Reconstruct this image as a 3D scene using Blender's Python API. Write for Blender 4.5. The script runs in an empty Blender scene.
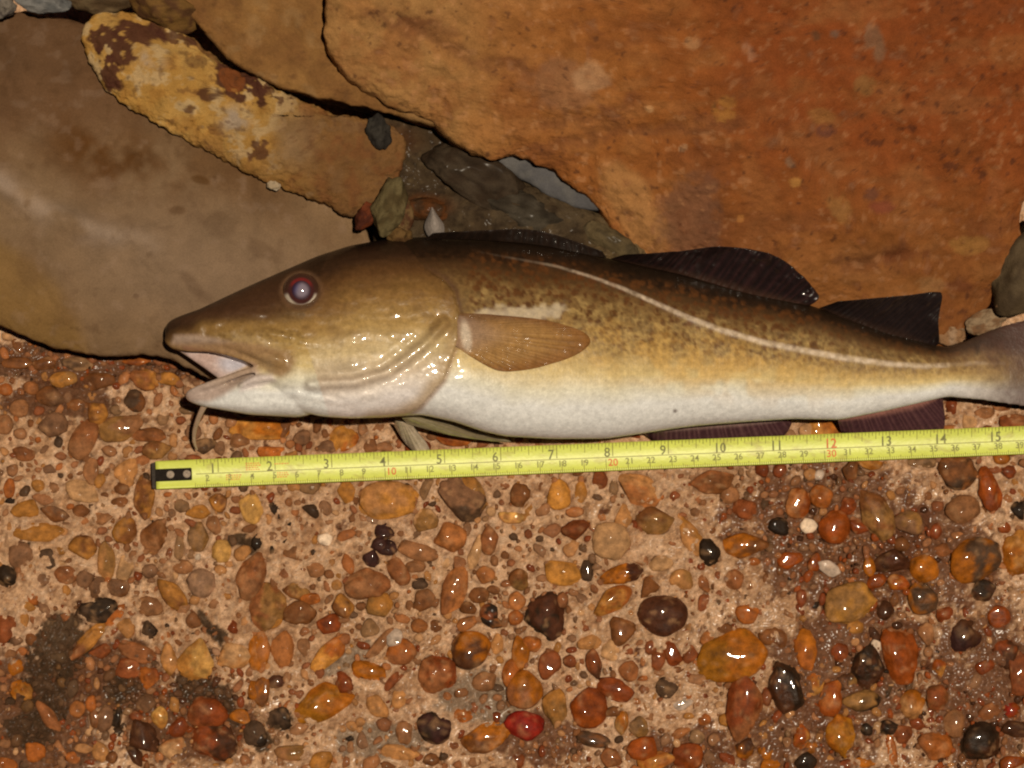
import bpy, math
import numpy as np
from mathutils import Vector

# ------------------------------------------------------------------ camera, world, sun, exposure
W, H = 1024, 768
HFOV = math.radians(18.0)
FPX = (W / 2) / math.tan(HFOV / 2)
DIST = 0.0004544 * FPX
TGT = np.array([0.0, 0.0, 0.008])
bk = np.array([-0.070, -0.045, 1.0]); bk /= np.linalg.norm(bk)
right = np.cross([0.0, 1.0, 0.0], bk); right /= np.linalg.norm(right)
up = np.cross(bk, right)
CAM = TGT + bk * DIST

scene = bpy.context.scene
C = scene.collection
camd = bpy.data.cameras.new('camera'); cam = bpy.data.objects.new('camera', camd); C.objects.link(cam)
camd.sensor_width = 36.0; camd.lens = 18.0 / math.tan(HFOV / 2)
camd.clip_start = 0.05; camd.clip_end = 60.0
from mathutils import Matrix
cam.matrix_world = Matrix(((right[0], up[0], bk[0], CAM[0]), (right[1], up[1], bk[1], CAM[1]),
                           (right[2], up[2], bk[2], CAM[2]), (0, 0, 0, 1)))
scene.camera = cam
scene.render.resolution_x = W; scene.render.resolution_y = H

sun_to = bk + right * 0.165 + up * 0.072
sun_to /= np.linalg.norm(sun_to)
sund = bpy.data.lights.new('sun', 'SUN'); sun = bpy.data.objects.new('sun', sund); C.objects.link(sun)
sund.energy = 3.75; sund.angle = math.radians(1.0); sund.color = (1.0, 0.855, 0.655)
sun.rotation_euler = Vector(sun_to).to_track_quat('Z', 'Y').to_euler()
sun.location = (0.3, 0.3, 2.0)

world = bpy.data.worlds.new('World'); scene.world = world; world.use_nodes = True
wn = world.node_tree.nodes; wl = world.node_tree.links; wn.clear()
sky = wn.new('ShaderNodeTexSky'); sky.sky_type = 'NISHITA'; sky.sun_disc = False
sky.sun_elevation = math.asin(sun_to[2]); sky.sun_rotation = math.atan2(sun_to[0], sun_to[1])
wb = wn.new('ShaderNodeBackground'); wb.inputs[1].default_value = 0.0035
wo = wn.new('ShaderNodeOutputWorld'); wl.new(sky.outputs[0], wb.inputs[0]); wl.new(wb.outputs[0], wo.inputs[0])

scene.view_settings.view_transform = 'Standard'; scene.view_settings.look = 'None'
scene.view_settings.exposure = 0.0; scene.view_settings.gamma = 1.0
scene.view_settings.use_curve_mapping = False
scene.render.engine = 'CYCLES'
scene.cycles.filter_width = 2.2
scene.cycles.max_bounces = 5

# ------------------------------------------------------------------ helpers
def P(px, py, z):
    """pixel of the photograph -> point of the place at height z (arrays allowed)"""
    px = np.asarray(px, float); py = np.asarray(py, float); z = np.asarray(z, float)
    a = (px - W / 2) / FPX; b = -(py - H / 2) / FPX
    d = a[..., None] * right + b[..., None] * up - bk
    t = (z - CAM[2]) / d[..., 2]
    return CAM + d * t[..., None]

def to_px(co):
    v = np.asarray(co) - CAM
    zc = -(v @ bk)
    return W / 2 + (v @ right) / zc * FPX, H / 2 - (v @ up) / zc * FPX

def _h(ix, iy, iz, seed):
    x = (ix.astype(np.int64) * 374761393 + iy.astype(np.int64) * 668265263 + iz.astype(np.int64) * 2147483647 + seed * 974634541) & 0xFFFFFFFF
    x = ((x ^ (x >> 13)) * 1274126177) & 0xFFFFFFFF
    x = ((x ^ (x >> 16)) * 2246822519) & 0xFFFFFFFF
    x = x ^ (x >> 15)
    return (x & 0xFFFFFF) / float(0x7FFFFF) - 1.0

def vn(p, seed=0):
    p = np.asarray(p, float)
    i = np.floor(p); f = p - i; i = i.astype(np.int64)
    u = f * f * f * (f * (f * 6 - 15) + 10)
    r = 0
    for dx in (0, 1):
        wx = u[:, 0] if dx else 1 - u[:, 0]
        for dy in (0, 1):
            wy = u[:, 1] if dy else 1 - u[:, 1]
            for dz in (0, 1):
                wz = u[:, 2] if dz else 1 - u[:, 2]
                r = r + _h(i[:, 0] + dx, i[:, 1] + dy, i[:, 2] + dz, seed) * wx * wy * wz
    return r

def fbm(p, octv=4, seed=0, gain=0.5):
    p = np.asarray(p, float); a = 1.0; s = 0; n = 0
    for k in range(octv):
        s = s + a * vn(p * (2.03 ** k) + 17.3 * k, seed + k); n += a; a *= gain
    return s / n * 1.6

def ss(a, b, x):
    t = np.clip((np.asarray(x, float) - a) / (b - a), 0, 1); return t * t * (3 - 2 * t)

def lay(col, m, c):
    m = np.clip(np.asarray(m), 0, 1)
    if m.ndim == 0: m = np.full(len(col), float(m))
    return col * (1 - m[:, None]) + np.asarray(c)[None, :] * m[:, None]

def blob(x, y, cx, cy, rx, ry, ang=0, soft=0.5):
    a = math.radians(ang); dx = x - cx; dy = y - cy
    u = (dx * math.cos(a) + dy * math.sin(a)) / rx; v = (-dx * math.sin(a) + dy * math.cos(a)) / ry
    return 1 - ss(1 - soft, 1 + soft, np.sqrt(u * u + v * v))

def seg_dist(x, y, pts):
    d = np.full(len(x), 1e9)
    for (ax, ay), (bx, by) in zip(pts[:-1], pts[1:]):
        vx, vy = bx - ax, by - ay
        t = np.clip(((x - ax) * vx + (y - ay) * vy) / (vx * vx + vy * vy + 1e-9), 0, 1)
        d = np.minimum(d, np.hypot(x - ax - t * vx, y - ay - t * vy))
    return d

def inside(x, y, poly):
    c = np.zeros(len(x), bool); n = len(poly)
    for i in range(n):
        ax, ay = poly[i]; bx, by = poly[(i + 1) % n]
        m = (ay > y) != (by > y)
        xs = ax + (y - ay) * (bx - ax) / ((by - ay) if by != ay else 1e-9)
        c ^= m & (x < xs)
    return c

def sdf(x, y, poly):
    d = seg_dist(x, y, list(poly) + [poly[0]])
    return np.where(inside(x, y, poly), -d, d)

def catmull(pts, per=12, closed=True):
    pts = np.asarray(pts, float); n = len(pts); out = []
    rng = range(n) if closed else range(n - 1)
    for i in rng:
        if closed: p0, p1, p2, p3 = pts[i - 1], pts[i], pts[(i + 1) % n], pts[(i + 2) % n]
        else: p0, p1, p2, p3 = pts[max(i - 1, 0)], pts[i], pts[i + 1], pts[min(i + 2, n - 1)]
        for t in np.linspace(0, 1, per, endpoint=False):
            out.append(0.5 * (2 * p1 + (p2 - p0) * t + (2 * p0 - 5 * p1 + 4 * p2 - p3) * t * t + (3 * p1 - p0 - 3 * p2 + p3) * t ** 3))
    if not closed: out.append(pts[-1])
    return np.array(out)

def resample(pts, n, closed=True):
    pts = np.asarray(pts, float)
    q = np.vstack([pts, pts[:1]]) if closed else pts
    L = np.concatenate([[0], np.cumsum(np.linalg.norm(np.diff(q, axis=0), axis=1))])
    t = np.linspace(0, L[-1], n, endpoint=not closed)
    return np.stack([np.interp(t, L, q[:, k]) for k in range(q.shape[1])], 1)

def mk(name, v, faces, mat, parent=None, col=None, wet=None, smooth=True, loc=None, sat=1.0):
    v = np.asarray(v, float)
    off = np.zeros(3) if loc is None else np.asarray(loc, float)
    pl = np.zeros(3); q_ = parent
    while q_ is not None: pl = pl + np.asarray(q_.location, float); q_ = q_.parent
    me = bpy.data.meshes.new(name)
    me.from_pydata((v - off - (pl if loc is None else 0)).tolist(), [], [tuple(map(int, f)) for f in faces])
    if col is not None:
        a = me.color_attributes.new('Col', 'FLOAT_COLOR', 'POINT')
        c4 = np.ones((len(v), 4), np.float32); col = np.asarray(col); lum = col @ np.array([.3, .59, .11]); col = lum[:, None] + (col - lum[:, None]) * sat
        c4[:, :3] = np.clip(col, 0, 1)
        a.data.foreach_set('color', c4.ravel())
    if wet is not None:
        a = me.attributes.new('wet', 'FLOAT', 'POINT')
        a.data.foreach_set('value', np.broadcast_to(np.asarray(wet, np.float32), (len(v),)).copy())
    if smooth: me.polygons.foreach_set('use_smooth', np.ones(len(me.polygons), bool))
    me.materials.append(mat)
    o = bpy.data.objects.new(name, me); C.objects.link(o)
    if parent is not None: o.parent = parent
    if loc is not None: o.location = (off - pl).tolist()
    return o

def tag(o, label=None, cat=None, group=None, kind=None):
    if label: o['label'] = label
    if cat: o['category'] = cat
    if group: o['group'] = group
    if kind: o['kind'] = kind
    return o

def grid_faces(nu, nv, wrap=False):
    f = []
    for i in range(nu - 1):
        for j in range(nv if wrap else nv - 1):
            k = (j + 1) % nv
            f.append((i * nv + j, (i + 1) * nv + j, (i + 1) * nv + k, i * nv + k))
    return f

# ------------------------------------------------------------------ materials
def vc_mat(name, rough=0.5, wet_rough=0.12, coat=1.0, fine=(600, 0.25), grain=(2600, 0.15), bump=((500, 0.0006), (2200, 0.00025)), spec=0.4, metallic=0.0, sss=0.0, vor=None, coat_rough=0.05):
    m = bpy.data.materials.new(name); m.use_nodes = True
    n = m.node_tree.nodes; l = m.node_tree.links; n.clear()
    out = n.new('ShaderNodeOutputMaterial'); b = n.new('ShaderNodeBsdfPrincipled'); l.new(b.outputs[0], out.inputs[0])
    geo = n.new('ShaderNodeNewGeometry')
    at = n.new('ShaderNodeAttribute'); at.attribute_name = 'Col'
    wt = n.new('ShaderNodeAttribute'); wt.attribute_name = 'wet'
    cur = at.outputs['Color']
    def tex(scale, detail=4.0, rough_=0.6):
        t = n.new('ShaderNodeTexNoise'); t.inputs['Scale'].default_value = scale; t.inputs['Detail'].default_value = detail
        t.inputs['Roughness'].default_value = rough_
        l.new(geo.outputs['Position'], t.inputs['Vector']); return t
    for sc, amt in (fine, grain):
        if amt <= 0: continue
        t = tex(sc)
        mr = n.new('ShaderNodeMapRange'); mr.inputs[1].default_value = 0.3; mr.inputs[2].default_value = 0.7
        mr.inputs[3].default_value = 1 - amt; mr.inputs[4].default_value = 1 + amt
        l.new(t.outputs['Fac'], mr.inputs[0])
        mx = n.new('ShaderNodeMix'); mx.data_type = 'RGBA'; mx.blend_type = 'MULTIPLY'; mx.inputs[0].default_value = 1.0
        l.new(cur, mx.inputs[6]); l.new(mr.outputs[0], mx.inputs[7]); cur = mx.outputs[2]
    if vor:
        vt = n.new('ShaderNodeTexVoronoi'); vt.inputs['Scale'].default_value = vor[0]
        l.new(geo.outputs['Position'], vt.inputs['Vector'])
        rgb = n.new('ShaderNodeSeparateColor'); l.new(vt.outputs['Color'], rgb.inputs[0])
        mr = n.new('ShaderNodeMapRange'); mr.inputs[3].default_value = 1 - vor[1]; mr.inputs[4].default_value = 1 + vor[1]
        l.new(rgb.outputs[0], mr.inputs[0])
        mx = n.new('ShaderNodeMix'); mx.data_type = 'RGBA'; mx.blend_type = 'MULTIPLY'; mx.inputs[0].default_value = 1.0
        l.new(cur, mx.inputs[6]); l.new(mr.outputs[0], mx.inputs[7]); cur = mx.outputs[2]
    l.new(cur, b.inputs['Base Color'])
    mr = n.new('ShaderNodeMapRange'); mr.inputs[3].default_value = rough; mr.inputs[4].default_value = wet_rough
    l.new(wt.outputs['Fac'], mr.inputs[0]); l.new(mr.outputs[0], b.inputs['Roughness'])
    mc = n.new('ShaderNodeMath'); mc.operation = 'MULTIPLY'; mc.inputs[1].default_value = coat
    l.new(wt.outputs['Fac'], mc.inputs[0]); l.new(mc.outputs[0], b.inputs['Coat Weight'])
    b.inputs['Coat Roughness'].default_value = coat_rough
    b.inputs['Specular IOR Level'].default_value = spec; b.inputs['Metallic'].default_value = metallic
    if sss: b.inputs['Subsurface Weight'].default_value = sss; b.inputs['Subsurface Radius'].default_value = (0.004, 0.002, 0.001)
    prev = None
    for sc, h in bump:
        t = tex(sc, 3.0)
        bp = n.new('ShaderNodeBump'); bp.inputs['Strength'].default_value = 1.0; bp.inputs['Distance'].default_value = h
        l.new(t.outputs['Fac'], bp.inputs['Height'])
        if prev is not None: l.new(prev, bp.inputs['Normal'])
        prev = bp.outputs[0]
    if vor and len(vor) > 2:
        bp = n.new('ShaderNodeBump'); bp.inputs['Strength'].default_value = 1.0; bp.inputs['Distance'].default_value = vor[2]
        l.new(vt.outputs['Distance'], bp.inputs['Height'])
        if prev is not None: l.new(prev, bp.inputs['Normal'])
        prev = bp.outputs[0]
    if prev is not None: l.new(prev, b.inputs['Normal']); 
    return m

M_CONC = vc_mat('concrete', rough=0.85, wet_rough=0.4, coat=0.35, fine=(420, 0.26), grain=(2300, 0.26), bump=((900, 0.0006), (3000, 0.0003)), vor=(950, 0.14), coat_rough=0.18, spec=0.06)
M_PEB = vc_mat('pebble_stone', rough=0.6, wet_rough=0.3, coat=.7, fine=(330, 0.32), grain=(1400, 0.16), bump=((400, 0.0004), (1800, 0.00010)), coat_rough=0.05, spec=0.06)
M_ROCK = vc_mat('boulder_stone', rough=0.85, wet_rough=0.6, coat=0.0, fine=(160, 0.16), grain=(1500, 0.14), bump=((260, 0.0006), (1300, 0.00025)), coat_rough=0.25, spec=0.06)
M_SMOOTH = vc_mat('smooth_boulder_stone', rough=0.85, wet_rough=0.6, coat=0.0, fine=(70, 0.12), grain=(1500, 0.14), bump=((300, 0.00022), (1600, 0.00012)), coat_rough=0.35, spec=0.06)
M_FISH = vc_mat('fish_skin', rough=0.42, wet_rough=0.36, coat=0.8, fine=(380, 0.12), grain=(1500, 0.10), bump=((130, 0.00035), (420, 0.00008)), vor=(900, 0.055, 0.00005), coat_rough=0.07, spec=0.2)
M_FIN = vc_mat('fin_membrane', rough=0.5, wet_rough=0.35, coat=0.7, fine=(400, 0.2), grain=(1600, 0.12), bump=((300, 0.0002),), coat_rough=0.07, spec=0.08)
M_EYE = vc_mat('eye', rough=0.12, wet_rough=0.05, coat=1.0, fine=(400, 0.08), grain=(0, 0), bump=(), coat_rough=0.03)
M_TAPE = vc_mat('tape_paint', rough=0.42, wet_rough=0.3, coat=0.0, fine=(90, 0.06), grain=(900, 0.05), bump=((600, 0.0001),))
M_PRINT = vc_mat('tape_print', rough=0.55, wet_rough=0.5, coat=0.0, fine=(900, 0.25), grain=(0, 0), bump=())
M_STEEL = vc_mat('worn_steel', rough=0.7, wet_rough=0.2, coat=0.0, fine=(500, 0.3), grain=(2000, 0.2), bump=(), metallic=0.0, spec=.05)
M_WETROCK = vc_mat('wet_rock_stone', rough=0.8, wet_rough=0.6, coat=0.05, fine=(160, 0.2), grain=(1500, 0.2), bump=((260, 0.0006), (1300, 0.0003)), coat_rough=0.15, spec=0.06)

# ------------------------------------------------------------------ pebble colours
K = dict(am=(.31, .112, .018), oc=(.34, .165, .045), br=(.16, .068, .026), rb=(.19, .062, .024), dk=(.026, .017, .011), tn=(.38, .20, .082),
         gy=(.21, .13, .07), yl=(.47, .29, .10), rd=(.20, .020, .013), wh=(.66, .58, .48), pu=(.040, .018, .016), pt=(.44, .28, .15),
         to=(.32, .135, .05), tb=(.25, .125, .06), gb=(.17, .095, .055), dg=(.07, .044, .028), gl=(.28, .18, .12), ol=(.24, .135, .05),
         yo=(.46, .23, .06), orr=(.31, .105, .027), dw=(.06, .026, .013), db=(.065, .026, .014), ra=(.23, .06, .014), ga=(.27, .12, .018),
         ye=(.30, .16, .042), si=(.46, .40, .35), rt=(.24, .10, .042), rw=(.18, .048, .016))
# x, y, half sizes, turn, colour, second colour or None, angularity 0..1
PB = [(9,488,5,9,0,'orr',0,.3),(38,486,6,6,0,'oc',0,.2),(27,510,14,8,-18,'oc',0,.3),(10,501,5,3,0,'dk',0,.5),(57,514,15,8,20,'br','gb',.5),(40,532,24,9,3,'oc',0,.6),
(82,511,8,6,0,'br',0,.3),(103,518,10,6,0,'tb',0,.4),(82,492,16,10,20,'pt',0,.5),(122,488,7,7,0,'br',0,.1),(120,502,8,5,0,'br',0,.2),(99,480,6,8,0,'oc',0,.2),(145,498,10,20,-5,'oc','br',.4),
(125,480,8,7,0,'tn',0,.2),(124,532,12,13,0,'oc','br',.7),(155,537,13,16,0,'tb','br',.6),(199,511,12,7,-8,'oc',0,.5),(219,502,9,9,0,'oc','br',.4),(213,524,6,10,-20,'tb',0,.4),(199,537,10,14,15,'ol','gy',.3),
(179,548,5,11,0,'gy',0,.2),(182,506,7,6,0,'gy',0,.2),(251,508,11,14,0,'yl',0,.4),(83,547,13,11,0,'br','oc',.5),(20,555,11,12,0,'gb',0,.3),(48,559,8,9,0,'dg',0,.5),(60,551,6,4,0,'oc',0,.2),(36,549,5,4,0,'oc',0,.2),
(106,561,8,17,0,'tn','ol',.2),(125,568,8,12,0,'pt',0,.5),(66,575,11,8,0,'rt',0,.2),(44,580,7,6,0,'gb',0,.2),(6,577,10,11,-40,'dk',0,.5),(85,580,8,9,0,'gb',0,.3),(97,588,7,10,0,'gb',0,.3),(118,588,11,8,10,'br','gb',.1),
(150,571,7,7,0,'gb',0,.1),(183,567,10,7,0,'tb',0,.2),(201,583,13,13,0,'gl',0,.1),(172,594,9,19,-40,'oc','br',.4),(221,551,9,10,0,'yl',0,.3),(243,553,8,7,0,'tn',0,.2),(220,570,6,5,0,'tn',0,.2),(252,577,13,22,22,'rt','tb',.1),
(147,607,14,9,15,'tb',0,.6),(94,611,20,13,5,'dk','dg',.9),(116,615,13,5,-50,'orr',0,.5),(34,597,6,8,-20,'orr',0,.4),(28,607,7,5,0,'oc',0,.3),(65,613,5,8,0,'rt',0,.3),(45,610,5,9,-30,'gb',0,.3),(8,605,7,5,0,'orr',0,.3),(194,600,5,5,0,'tn',0,.2),
(198,557,3,3,0,'wh',0,.2),(5,628,10,13,0,'rb',0,.2),(16,667,7,8,0,'am',0,.4),(21,690,10,11,-30,'oc','am',.5),(49,717,7,17,-40,'rt',0,.3),(88,640,7,22,42,'rt','oc',.3),(100,651,10,7,-15,'rb',0,.4),(126,628,9,9,0,'tn',0,.4),(149,629,8,9,0,'dk','dg',.2),
(138,653,19,8,22,'rt',0,.2),(168,660,8,15,0,'tn','oc',.2),(196,663,17,21,0,'yl','oc',.3),(203,656,6,7,0,'dk',0,.5),(233,657,15,12,0,'pt','tn',.3),(256,652,8,16,0,'am',0,.1),(253,690,6,9,0,'am',0,.2),(128,668,12,9,0,'rb',0,.5),(150,677,10,11,0,'rb','orr',.5),
(91,703,5,8,0,'orr',0,.4),(105,717,9,13,0,'gb',0,.4),(94,719,5,9,0,'br',0,.3),(117,719,5,10,0,'dk',0,.4),(136,716,6,5,0,'rb',0,.2),(145,702,9,9,0,'gb',0,.2),(160,717,8,10,0,'yl','oc',.2),(178,727,9,9,0,'rw',0,.5),(143,738,13,17,-35,'dw',0,.4),
(175,748,15,15,0,'to','pt',.3),(208,712,19,14,10,'rw','rb',.3),(214,743,22,18,25,'dw','rw',.3),(240,717,10,7,0,'am',0,.5),(254,733,10,12,0,'dg',0,.3),(101,751,8,10,0,'tn',0,.4),(135,755,6,12,-25,'dw',0,.5),(112,757,6,6,0,'br',0,.2),(82,723,4,4,0,'rb',0,.2),
(76,710,8,8,0,'to',0,.3),(73,757,7,6,0,'orr',0,.3),(35,752,10,9,0,'orr',0,.4),(5,765,12,7,0,'orr',0,.3),(16,640,6,5,0,'gb',0,.3),(30,640,7,6,0,'br',0,.3),
(388,500,28,18,-12,'yo','tn',.15),(407,491,5,7,0,'dg',0,.1),(462,500,24,18,38,'gb','dg',.5),(474,493,9,17,-30,'oc','ol',.4),(449,538,15,14,0,'to',0,.25),(417,551,19,8,20,'tb',0,.2),(416,566,9,6,0,'tb',0,.2),(425,522,12,12,0,'pt','ol',.2),(345,491,9,11,0,'oc',0,.3),
(310,488,10,7,0,'gy',0,.3),(426,490,5,11,25,'gy',0,.3),(476,553,6,17,15,'pt',0,.4),(490,541,9,14,0,'rt',0,.3),(298,551,14,9,0,'tb',0,.3),(384,532,9,9,0,'pu',0,.6),(388,548,10,8,0,'pu',0,.6),(372,557,8,9,0,'pu',0,.6),(380,545,8,8,0,'pu',0,.6),
(368,585,20,15,-10,'tb','rt',.05),(381,606,13,12,-30,'oc','ol',.2),(343,606,10,11,0,'oc','br',.3),(398,573,9,14,-20,'rt',0,.3),(423,600,11,9,-15,'tb','br',.2),(454,592,11,25,10,'rt','to',.3),(479,595,9,7,0,'br',0,.3),(469,609,8,7,0,'br',0,.2),(485,575,9,8,0,'to',0,.2),
(494,590,6,4,0,'br',0,.2),(311,598,10,6,5,'orr',0,.3),(296,592,12,8,0,'ol','br',.3),(315,570,9,7,0,'tb',0,.2),(268,606,16,22,8,'rt','ol',.1),(298,615,16,12,0,'br',0,.4),(337,585,5,5,0,'oc',0,.1),(420,584,7,6,0,'dg',0,.3),(491,614,10,9,0,'rb','dk',.3),
(325,540,7,6,0,'wh',0,.6),(276,511,4,9,-30,'dk',0,.5),(292,523,6,4,0,'dk',0,.5),(273,548,4,7,0,'dk',0,.5),(257,543,5,8,0,'dk',0,.6),(512,517,12,6,8,'yl','tn',.3),(520,495,9,11,0,'br',0,.2),
(261,651,8,19,0,'am','to',.05),(283,648,11,16,5,'to',0,.3),(267,620,13,8,0,'oc',0,.1),(329,624,11,9,0,'rw',0,.3),(371,629,9,9,0,'gy',0,.2),(329,653,9,21,50,'yo','orr',.4),(379,645,5,19,38,'tb',0,.3),(396,637,8,10,30,'si',0,.7),(402,651,15,12,-20,'rt','orr',.4),
(368,671,16,9,15,'am',0,.2),(364,674,6,4,20,'dk',0,.3),(394,680,5,12,40,'rb',0,.4),(438,675,17,20,0,'rt','rw',.4),(470,650,19,17,-20,'am','dw',.15),(419,626,8,7,0,'to',0,.2),(436,626,6,6,0,'br',0,.2),(466,624,11,6,-30,'to',0,.4),(492,622,12,6,25,'dk','br',.4),
(498,644,6,9,0,'tn',0,.2),(325,706,28,19,-25,'am','ga',.45),(344,683,8,11,-20,'rw',0,.4),(276,682,8,6,0,'db',0,.2),(261,692,8,13,0,'am','br',.2),(279,720,11,11,0,'dk','dg',.7),(377,706,8,13,-38,'tn',0,.4),(398,698,8,9,0,'tn',0,.4),(463,714,9,8,0,'orr',0,.4),
(434,728,16,16,20,'dk','pu',.4),(484,737,24,14,-18,'am','br',.3),(485,681,12,9,0,'tb',0,.3),(511,674,8,13,0,'orr',0,.1),(400,752,18,7,8,'tn',0,.3),(405,732,8,11,0,'tb',0,.3),(431,760,8,6,0,'br',0,.3),(322,762,11,9,0,'oc',0,.4),(293,753,16,7,5,'tb','ol',.3),
(350,739,4,3,0,'dk',0,.5),(351,726,6,5,0,'tn',0,.3),(360,722,5,4,0,'tn',0,.3),(260,740,7,7,0,'dk',0,.6),
(560,495,11,14,0,'yo',0,.1),(581,492,6,10,0,'oc',0,.1),(575,512,8,5,0,'to',0,.2),(599,480,8,9,0,'rb',0,.5),(614,488,5,8,0,'gy',0,.3),(643,491,23,14,12,'tn','to',.5),(675,496,5,5,0,'rb',0,.3),(623,516,8,12,0,'tn',0,.3),(655,520,17,13,0,'ol','br',.5),
(576,529,13,9,-15,'rb',0,.5),(612,540,17,17,0,'pt',0,.1),(717,480,23,12,-8,'br','rt',.3),(690,535,9,22,-32,'oc','tn',.3),(708,553,11,13,-30,'dk',0,.3),(744,510,12,10,0,'rb',0,.3),(745,545,21,12,4,'am','br',.4),(754,562,6,4,0,'orr',0,.2),(711,530,5,6,0,'br',0,.4),
(562,572,17,12,8,'oc','yo',.2),(587,573,6,11,0,'dg',0,.2),(520,578,10,11,0,'ol','br',.2),(622,574,21,9,-15,'db','am',.5),(612,602,20,11,-30,'orr','oc',.4),(650,588,9,10,0,'br',0,.7),(703,582,5,10,-35,'rt',0,.3),(704,602,5,9,20,'rb',0,.3),(682,580,11,11,0,'tn','ol',.4),
(545,618,18,23,-5,'dk','db',.4),(665,616,25,18,8,'db',0,.1),(748,615,12,10,20,'orr',0,.4),(660,563,12,7,0,'pt',0,.4),(563,601,5,8,0,'rt',0,.2),(517,600,8,9,0,'to',0,.2),(516,618,7,7,0,'orr',0,.2),(735,580,10,9,0,'rt',0,.3),(742,527,3,3,0,'dk',0,.3),
(533,645,10,7,10,'orr',0,.3),(589,643,11,7,-10,'tn',0,.4),(570,661,6,6,0,'rb',0,.2),(594,664,7,14,-20,'dw','rb',.3),(621,630,13,14,0,'br',0,.7),(629,650,6,5,0,'rb',0,.2),(630,670,10,10,0,'rt',0,.5),(610,651,9,10,0,'pt',0,.3),(651,647,6,7,0,'rb',0,.3),
(660,660,8,10,0,'rb',0,.4),(672,654,7,13,-30,'rw',0,.4),(690,654,7,9,10,'rb',0,.3),(686,638,6,9,30,'rb',0,.4),(678,670,6,3,0,'br',0,.3),(707,640,7,8,0,'to',0,.3),(732,657,34,22,-18,'ga','am',.08),(746,706,17,31,4,'rt','rw',.35),(550,666,10,15,0,'rb',0,.3),
(521,652,8,16,0,'am',0,.2),(525,690,16,17,0,'am','rt',.25),(555,705,11,19,0,'ol','oc',.5),(588,708,18,18,-30,'rw','ra',.2),(616,690,17,10,14,'rw',0,.5),(667,688,10,11,0,'dg',0,.4),(681,704,11,6,-15,'si',0,.7),(622,722,6,11,15,'am','ol',.2),(640,727,10,10,0,'ol','gy',.3),
(594,738,15,8,15,'br','dg',.3),(613,712,8,5,0,'br',0,.3),(644,749,14,12,-20,'ra',0,.5),(655,762,18,8,-15,'yo','orr',.3),(687,757,14,13,10,'rw','ra',.5),(697,737,7,7,0,'gy',0,.3),(705,720,6,6,0,'orr',0,.1),(745,748,9,10,-20,'am','dw',.3),(525,725,18,13,15,'rd',0,.3),
(517,760,8,8,0,'rb',0,.3),(611,757,10,9,0,'rt',0,.3),(726,721,8,7,0,'oc',0,.2),(682,733,9,5,-30,'to',0,.3),(725,628,8,5,0,'br',0,.3),(766,637,8,8,0,'br',0,.2),(767,697,5,8,0,'rb',0,.2),(767,752,8,8,0,'am',0,.4),
(798,502,11,14,0,'ra','to',.1),(821,497,11,11,0,'orr',0,.1),(809,526,8,7,15,'wh',0,.7),(778,526,11,8,10,'dk',0,.3),(835,527,14,15,0,'ra',0,.15),(849,505,8,9,0,'rw',0,.4),(878,515,15,25,-18,'br','ol',.8),(860,527,12,7,25,'rw',0,.4),(911,524,15,12,15,'ol','gb',.3),
(892,560,17,13,15,'dw','db',.9),(925,568,13,13,0,'am',0,.05),(977,560,25,20,-35,'am','dg',.1),(990,490,11,21,-6,'ra','rw',.2),(957,472,20,17,0,'dg','br',.6),(962,509,16,13,-10,'tb',0,.1),(1020,510,8,9,0,'dk',0,.3),(1018,552,15,22,10,'oc','am',.4),
(984,591,13,10,0,'dk','dw',.3),(937,531,6,8,10,'rw',0,.3),(923,598,13,15,-20,'am','dg',.4),(848,603,25,18,-10,'ye','ol',.12),(885,610,8,9,-20,'dw',0,.1),(790,560,12,8,-15,'ra',0,.4),(815,562,6,9,10,'ra',0,.3),(829,568,12,7,20,'si',0,.7),(870,567,6,11,-20,'am',0,.4),
(877,581,9,7,0,'ra',0,.4),(900,582,11,7,0,'ra','am',.4),(903,544,8,7,0,'br',0,.3),(872,461,14,8,8,'am','oc',.2),(851,470,9,9,-30,'br',0,.6),(1002,458,8,6,0,'am',0,.1),(1009,472,7,6,0,'rw',0,.2),(922,462,14,7,0,'gy',0,.4),(820,475,5,5,0,'si',0,.6),(810,474,6,6,0,'tn',0,.3),
(943,551,9,7,0,'rt',0,.3),(1004,527,7,6,0,'ra',0,.3),(945,615,9,8,0,'rw',0,.3),(1000,617,11,10,0,'rw','ra',.5),(802,598,5,8,0,'rw',0,.3),(814,606,6,5,0,'dk',0,.4),(780,470,6,7,0,'rw',0,.5),
(900,653,17,28,-8,'ra',0,.2),(876,646,6,6,0,'wh',0,.6),(786,689,17,24,0,'dw','dk',.4),(776,638,12,9,15,'rb','br',.2),(805,650,11,19,-8,'orr','am',.5),(815,685,10,11,0,'orr','yo',.5),(831,697,11,18,10,'ra','orr',.8),(867,668,16,20,-15,'dw','dk',.4),(848,682,10,8,0,'ol','dw',.4),
(862,702,18,10,-10,'dk','ol',.5),(842,738,14,21,-5,'am','ga',.2),(914,704,13,13,0,'am','tn',.3),(938,697,10,12,0,'rb','br',.15),(935,744,18,15,5,'orr','rt',.3),(955,724,10,13,0,'tb',0,.2),(966,637,14,16,25,'pu','dw',.5),(940,668,7,9,0,'oc','ra',.3),(941,651,4,8,-40,'dk',0,.5),
(983,742,20,18,0,'dw','dk',.5),(992,710,13,8,-15,'rt',0,.3),(1012,710,8,7,0,'ra','rd',.3),(1005,655,12,14,0,'rw','dw',.4),(1018,676,12,25,0,'rb',0,.3),(985,667,9,8,0,'rw',0,.5),(960,686,8,6,0,'rw',0,.5),(803,737,8,12,15,'oc','ra',.4),(806,762,10,9,0,'dk',0,.2),
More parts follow.
